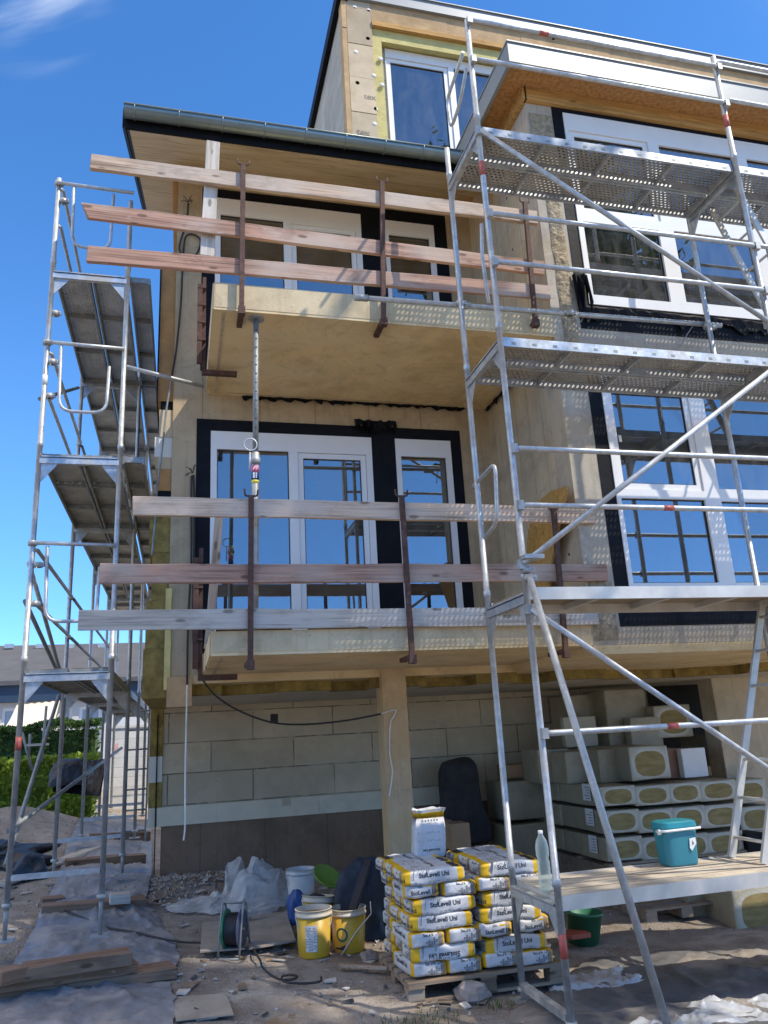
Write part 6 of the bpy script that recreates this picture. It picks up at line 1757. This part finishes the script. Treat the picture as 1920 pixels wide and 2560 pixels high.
# tuft of grass at the lower edge
M['grass'] = plain('grass blades', (0.10, 0.13, 0.03), 0.6, 0, 0.35, 30)
def tuft(px, py, n, hh, label, seed, sp=0.16):
    c = atg(px, py); rnd = random.Random(seed); mb = MB()
    for k in range(n):
        x = c.x+rnd.gauss(0, sp); y = c.y+rnd.gauss(0, sp*0.7); z = gfull(x, y); a = rnd.uniform(0, 6.3); h = hh*rnd.uniform(0.4, 1.1); w = 0.003
        d = Vector((math.cos(a), math.sin(a), 0)); s = Vector((-d.y, d.x, 0))*w; p = Vector((x, y, z-0.005)); l = h*rnd.uniform(0.2, 0.9)
        mb.add([p-s, p+s, p+d*l*0.4+s+Vector((0,0,h*0.7)), p+d*l*0.4-s+Vector((0,0,h*0.7)), p+d*l+Vector((0,0,h))], [(0,1,2,3), (3,2,4)])
    o = mb.build('grass', M['grass'], loc=(0,0,0)); tag(o, label, 'grass', kind='stuff')
tuft(1060, 2566, 150, 0.055, 'short grass tuft at the lower edge of the photo before the pallet', 2)
tuft(1250, 2520, 40, 0.07, 'sparse grass blades beside the scaffold foot', 3, 0.08)

# ------------------------------------------------------------------ beyond the scaffold on the left: garden and neighbour
def leafy(mb, pts, size, rnd, m=1):
    for p in pts:
        a = Vector((rnd.gauss(0,1), rnd.gauss(0,1), rnd.gauss(0,1))).normalized(); b = a.orthogonal().normalized()
        b.rotate(Matrix.Rotation(rnd.uniform(0, 6.28), 3, a)); c = a.cross(b)
        s = size*rnd.uniform(0.6, 1.4)
        mb.add([p-b*s, p+c*s*0.5, p+b*s, p-c*s*0.5], [(0,1,2,3)], rnd.randrange(m) if m > 1 else 0)
def leaf_mat(name, c, tr=0.25):
    t = NT(name)
    r = t.n('ShaderNodeTexNoise'); r.inputs['Scale'].default_value = 3.5; t.l(t.obj, r.inputs['Vector'])
    f = t.n('ShaderNodeTexNoise'); f.inputs['Scale'].default_value = 30; t.l(t.obj, f.inputs['Vector'])
    cc = t.ramp(r.outputs['Fac'], [(0.3, sc3(c, 0.65)), (0.7, sc3(c, 1.35))]); cc = t.mix(t.rng(f.outputs['Fac'], 0.45, 0.7, 0, 0.5), cc, sc3(c, 1.7))
    t.base(cc); t.set(0.55, 0, 0.35)
    tl = t.n('ShaderNodeBsdfTranslucent'); t.l(cc, tl.inputs[0]); mx = t.n('ShaderNodeMixShader'); mx.inputs[0].default_value = tr
    t.l(t.bsdf.outputs[0], mx.inputs[1]); t.l(tl.outputs[0], mx.inputs[2]); t.l(mx.outputs[0], t.out.inputs[0]); return t.mat
M['leaf_dark'] = leaf_mat('dark hedge leaves', (0.06, 0.115, 0.025)); M['leaf_lime'] = leaf_mat('light hedge leaves', (0.20, 0.28, 0.03), 0.4)
M['leaf_tree'] = leaf_mat('tree leaves', (0.055, 0.10, 0.025)); M['bark'] = plain('grey bark', (0.13, 0.10, 0.075), 0.9, 0, 0.3, 8, 30, 0.8, 0.02)
def hedge(x0, x1, y0, y1, z0, z1, mt, n, size, label, seed, rough=0.14):
    rnd = random.Random(seed); t = thing('hedge', ((x0+x1)/2, (y0+y1)/2, z0), label, 'hedge', None)
    mb = MB(); pts = []
    for k in range(n):
        f = rnd.random()
        x = rnd.uniform(x0, x1); y = rnd.uniform(y0, y1); z = rnd.uniform(z0, z1)
        if f < 0.45: z = z1-abs(rnd.gauss(0, 0.07))
        elif f < 0.88: y = y0+abs(rnd.gauss(0, 0.08))
        j = rough*noise.noise(Vector((x*1.3, y*1.3, z*1.3+seed)))+rough*0.5*noise.noise(Vector((x*4, y*4, z*4)))
        pts.append(Vector((x, y-j, z+j)))
    leafy(mb, pts, size, rnd); mb.build('foliage', M[mt], t, recalc=False)
    st = MB()
    for k in range(max(3, int((x1-x0)/0.8))):
        x = x0+(k+0.5)*(x1-x0)/max(3, int((x1-x0)/0.8)); st.tube([(x, (y0+y1)/2, z0-0.3), (x+0.05, (y0+y1)/2, z1-0.25)], 0.03, 6)
    st.box(x0+0.1, x1-0.1, y0+0.18, y1-0.05, z0-0.3, z1-0.16)
    st.build('branches', M['leaf_dark'] if mt == 'leaf_dark' else M['leaf_lime'], t)
hz0 = ground(-3, 17)
a = at(-30, 1817, Y=19.3); b = at(254, 1812, Y=19.3)
hedge(a.x-2, b.x, 18.9, 19.9, 0.2, a.z, 'leaf_dark', 9000, 0.055, 'tall dark green hedge before the neighbouring house', 3)
a = at(-30, 1905, Y=16.5); b = at(250, 1884, Y=16.5)
hedge(a.x-1.5, b.x, 16.2, 17.0, 0.2, (a.z+b.z)/2, 'leaf_lime', 6000, 0.05, 'low bright green hedge in front of the tall dark one', 4, 0.10)
a = at(276, 1822, Y=18.6); b = at(420, 1816, Y=18.6)
wl = MB().box(a.x, b.x+1, 18.6, 18.8, 0.0, a.z).box(a.x-0.02, b.x+1, 18.57, 18.83, a.z+0.001, a.z+0.05).build('garden_wall', M['block_white']); tag(wl, 'white sunlit garden wall seen through the far end of the left scaffold', 'wall')
sp = MB().prism([(at(281, 1860, Y=18.6).x, at(281, 1860, Y=18.6).z), (at(296, 1858, Y=18.6).x, at(296, 1858, Y=18.6).z), (at(295, 1884, Y=18.6).x, at(295, 1884, Y=18.6).z), (at(283, 1880, Y=18.6).x, at(283, 1880, Y=18.6).z)], 'y', 18.596, 18.599).build('paint_mark', plain('faded pink spray', (0.62, 0.36, 0.34), 0.8), wl)
sp.parent = wl; 
# neighbouring house
NYF = 27.0
nx0, nx1 = at(-120, 1750, Y=NYF).x-2, 3.5
ze = at(150, 1712, Y=NYF).z; zn0 = at(150, 1752, Y=NYF).z; zr_ = at(150, 1611, Y=31.5).z
nh = thing('neighbouring_house', ((nx0+nx1)/2, NYF, ground(-4, 20)), 'long low house with a dark roof and navy band behind the hedge on the left', 'house')
M['tiles'] = plain('dark grey roof slates', (0.085, 0.085, 0.09), 0.8, 0, 0.15, 2, 12, 0.4, 0.02)
M['navy_band'] = plain('navy fascia cladding', (0.022, 0.045, 0.085), 0.5, 0, 0.08)
M['render'] = plain('white house render', (0.60, 0.60, 0.58), 0.85, 0, 0.05)
wins = []
for (pa, pb, ya2, yb2) in ((4, 42, 1770, 1840), (150, 182, 1768, 1850), (198, 255, 1766, 1850)):
    wins.append((at(pa, ya2, Y=NYF).x, at(pb, ya2, Y=NYF).x, at(pa, yb2, Y=NYF).z-0.2, at(pa, ya2, Y=NYF).z))
MB().grid_wall(nx0, nx1, 0.0, zn0, NYF, NYF+0.3, wins).build('wall', M['render'], nh)
MB().box(nx0, nx1, 36.0, 36.3, 0, zn0).build('wall', M['render'], nh)
MB().box(nx0-0.2, nx1+0.2, NYF-0.25, NYF+0.25, zn0+0.001, ze).build('fascia_band', M['navy_band'], nh)
MB().prism([(NYF-0.4, ze+0.01), (31.5, zr_-0.15), (36.6, ze+0.01), (36.6, ze+0.15), (31.5, zr_), (NYF-0.4, ze+0.15)], 'x', nx0-0.3, nx1+0.3).build('roof', M['tiles'], nh)
for px in (24, 101, 176, 255):
    p = at(px, 1615, Y=31.0)
    MB().box(p.x-0.14, p.x+0.14, 30.85, 31.1, p.z-0.10, p.z+0.06).build('roof_hook', M['galv'], nh)
for w_ in wins:
    f = MB().grid_wall(w_[0]+0.002, w_[1]-0.002, w_[2]+0.002, w_[3]-0.002, NYF+0.05, NYF+0.15, [(w_[0]+0.1, w_[1]-0.1, w_[2]+0.1, w_[3]-0.1)]).build('window', M['pvc'], nh)
    MB().box(w_[0]+0.09, w_[1]-0.09, NYF+0.09, NYF+0.11, w_[2]+0.09, w_[3]-0.09).build('pane', plain('curtained pane', (0.36, 0.42, 0.50), 0.15, 0, 0.1), f)
# awning
M['canvas'] = plain('cream awning canvas', (0.66, 0.60, 0.48), 0.85, 0, 0.06)
aw_ = thing('awning', at(90, 1760, Y=NYF), 'cream fabric awning sloping down from the neighbouring house', 'awning')
A = at(42, 1762, Y=26.7); B = at(150, 1752, Y=26.7); C_ = at(128, 1822, Y=24.2); D = at(4, 1828, Y=24.2)
vs = []; 
for j in range(9):
    for i in range(13):
        s, t_ = i/12, j/8; p = A.lerp(B, s).lerp(D.lerp(C_, s), t_); vs.append(p+Vector((0, 0, -0.10*math.sin(math.pi*t_)+0.02*math.sin(s*40))))
MB().add(vs, [(j*13+i, j*13+i+1, (j+1)*13+i+1, (j+1)*13+i) for j in range(8) for i in range(12)], 0, True).build('canvas', M['canvas'], aw_)
vs = []
for i in range(41):
    p = D.lerp(C_, i/40); vs += [p+Vector((0, 0.0, 0.0)), p+Vector((0, 0.01, -0.26-0.05*abs(math.sin(i*0.8))))]
MB().add(vs, [(2*i, 2*i+1, 2*i+3, 2*i+2) for i in range(40)], 0).build('valance', M['canvas'], aw_)
MB().tube([D, C_], 0.03, 8).build('front_bar', M['pvc'], aw_)
for e, f in ((A, D), (B, C_)): MB().tube([e+Vector((0,0,-0.4)), f], 0.02, 6).build('arm', M['pvc'], aw_)
# garden clutter: dark pile of sheeting, chair frame, boards
M['sheeting'] = plain('black corrugated sheeting', (0.018, 0.018, 0.022), 0.45, 0, 0.3, 5, 12, 0.6, 0.02)
def slab_pile(px, Y, th, label):
    P = [at(x, y, Y=Y) for x, y in px]; mb = MB(); n = 14; vs = []
    for i in range(n+1):
        s = i/n; top_ = P[0].lerp(P[1], s); bot_ = P[3].lerp(P[2], s); o_ = 0.05*(i % 2)
        vs += [top_+Vector((0, 0.35+o_, 0)), bot_+Vector((0, -0.15+o_, 0))]
    k = len(vs); vs += [v+Vector((0, th, 0)) for v in vs]
    fs = [(2*i, 2*i+1, 2*i+3, 2*i+2) for i in range(n)]+[(k+2*i, k+2*i+2, k+2*i+3, k+2*i+1) for i in range(n)]
    fs += [(2*i, 2*i+2, k+2*i+2, k+2*i) for i in range(n)]
    o = mb.add(vs, fs, 0, True).build('corrugated_sheet', M['sheeting']); return tag(o, label, 'sheet')
slab_pile([(150, 1912), (258, 1898), (250, 1990), (134, 1978)], 14.2, 0.3, 'leaning black corrugated sheets behind the left scaffold')
c = at(175, 1905, Y=14.0); heap('black_bag', (c.x, 14.0, c.z-0.35), 0.35, 0.3, 0.42, 'sheeting', 'black bag lying on top of the corrugated sheets', 'bag', 31, 2, 0.2)
c = at(30, 2000, Y=11.5); heap('dark_heap', (c.x-0.35, 11.6, gfull(c.x, 11.6)-0.05), 0.9, 0.55, 0.34, 'sheeting', 'low dark heap of sheeting at the left edge behind the scaffold', 'heap', 33, 3.4, 0.45)
c = at(60, 2040, Y=10.9); heap('blue_bag', (c.x+0.12, 10.9, gfull(c.x, 10.9)), 0.22, 0.2, 0.25, 'sheet_navy', 'dark blue crumpled bag beside the low dark heap', 'bag', 35, 2.2, 0.3)
a = at(0, 2092, Y=10.2); b = at(240, 2030, Y=12.4)
o = board('scaffold_board', (a.x, 10.3, gfull(a.x, 10.3)+0.03), (b.x, 12.6, gfull(b.x, 12.6)+0.05), 0.18, 0.04, M['plank_grey'], seed=51); tag(o, 'long grey board lying on the earth left of the scaffold', 'board')
a = at(98, 1770, Y=15.2); 
t = thing('garden_chair', at(80, 1905, Y=15.2), 'dark folding chair frame standing before the hedges', 'chair')
for (p, q) in (((116, 1765), (104, 1905)), ((55, 1830), (80, 1925)), ((75, 1835), (72, 1890))):
    MB().tube([at(*p, Y=15.2), at(*q, Y=15.2)], 0.025, 6).build('leg', M['galv_dark'], t)
MB().box(at(70, 1860, Y=15.2).x, at(118, 1860, Y=15.2).x, 15.0, 15.4, at(90, 1862, Y=15.2).z-0.02, at(90, 1862, Y=15.2).z+0.02).build('seat', M['plank_grey'], t)

# ------------------------------------------------------------------ behind the camera: the tree that shades the yard and the house the panes mirror
def tree(x, y, h, r, label, n, seed, zc=None, leaf=0.16):
    rnd = random.Random(seed); z0 = ground(x, y); t = thing('tree', (x, y, z0), label, 'tree', 'trees on the street side')
    mb = MB(); tips = []
    mb.tube([(x, y, z0-0.2), (x+0.1, y, z0+h*0.3), (x, y+0.1, z0+h*0.62), (x+0.1, y, z0+h*0.85)], [0.19, 0.15, 0.09, 0.03], 10)
    for k in range(12):
        a = rnd.uniform(0, 6.28); b0 = Vector((x, y, z0+h*rnd.uniform(0.40, 0.75))); e = Vector((x+r*0.8*math.cos(a), y+r*0.8*math.sin(a), z0+h*rnd.uniform(0.6, 0.95)))
        mb.tube([b0, b0.lerp(e, 0.5)+Vector((0,0,-0.1)), e], [0.06, 0.04, 0.012], 6); tips.append(e); tips.append(b0.lerp(e, 0.6))
    mb.build('trunk', M['bark'], t); lf = MB(); pts = []
    cl_ = tips+[Vector((x+rnd.gauss(0, r*0.4), y+rnd.gauss(0, r*0.4), z0+h*rnd.uniform(0.62, 1.0))) for _ in range(14)]
    for k in range(n):
        c = rnd.choice(cl_); pts.append(c+Vector((rnd.gauss(0, r*0.19), rnd.gauss(0, r*0.19), rnd.gauss(0, r*0.17))))
    leafy(lf, pts, leaf, rnd); lf.build('crown', M['leaf_tree'], t, recalc=False)
tree(8.5, -3.0, 20.0, 2.35, 'leafy tree on the street side, right of the camera, shading the yard', 17000, 5, leaf=0.14)
oh = thing('street_house', (0, -16, 0), 'house with a tiled roof across the street, mirrored in the panes', 'house')
MB().box(-9, 5, -22, -15, -0.6, 4.2).build('wall', M['render'], oh)
rt = plain('brown grey roof tiles', (0.16, 0.12, 0.10), 0.8, 0, 0.25, 6, 14, 0.6, 0.03)
MB().prism([(-14.5, 4.0), (-18.5, 7.0), (-22.5, 4.0)], 'x', -9.4, 5.4).build('roof', rt, oh)
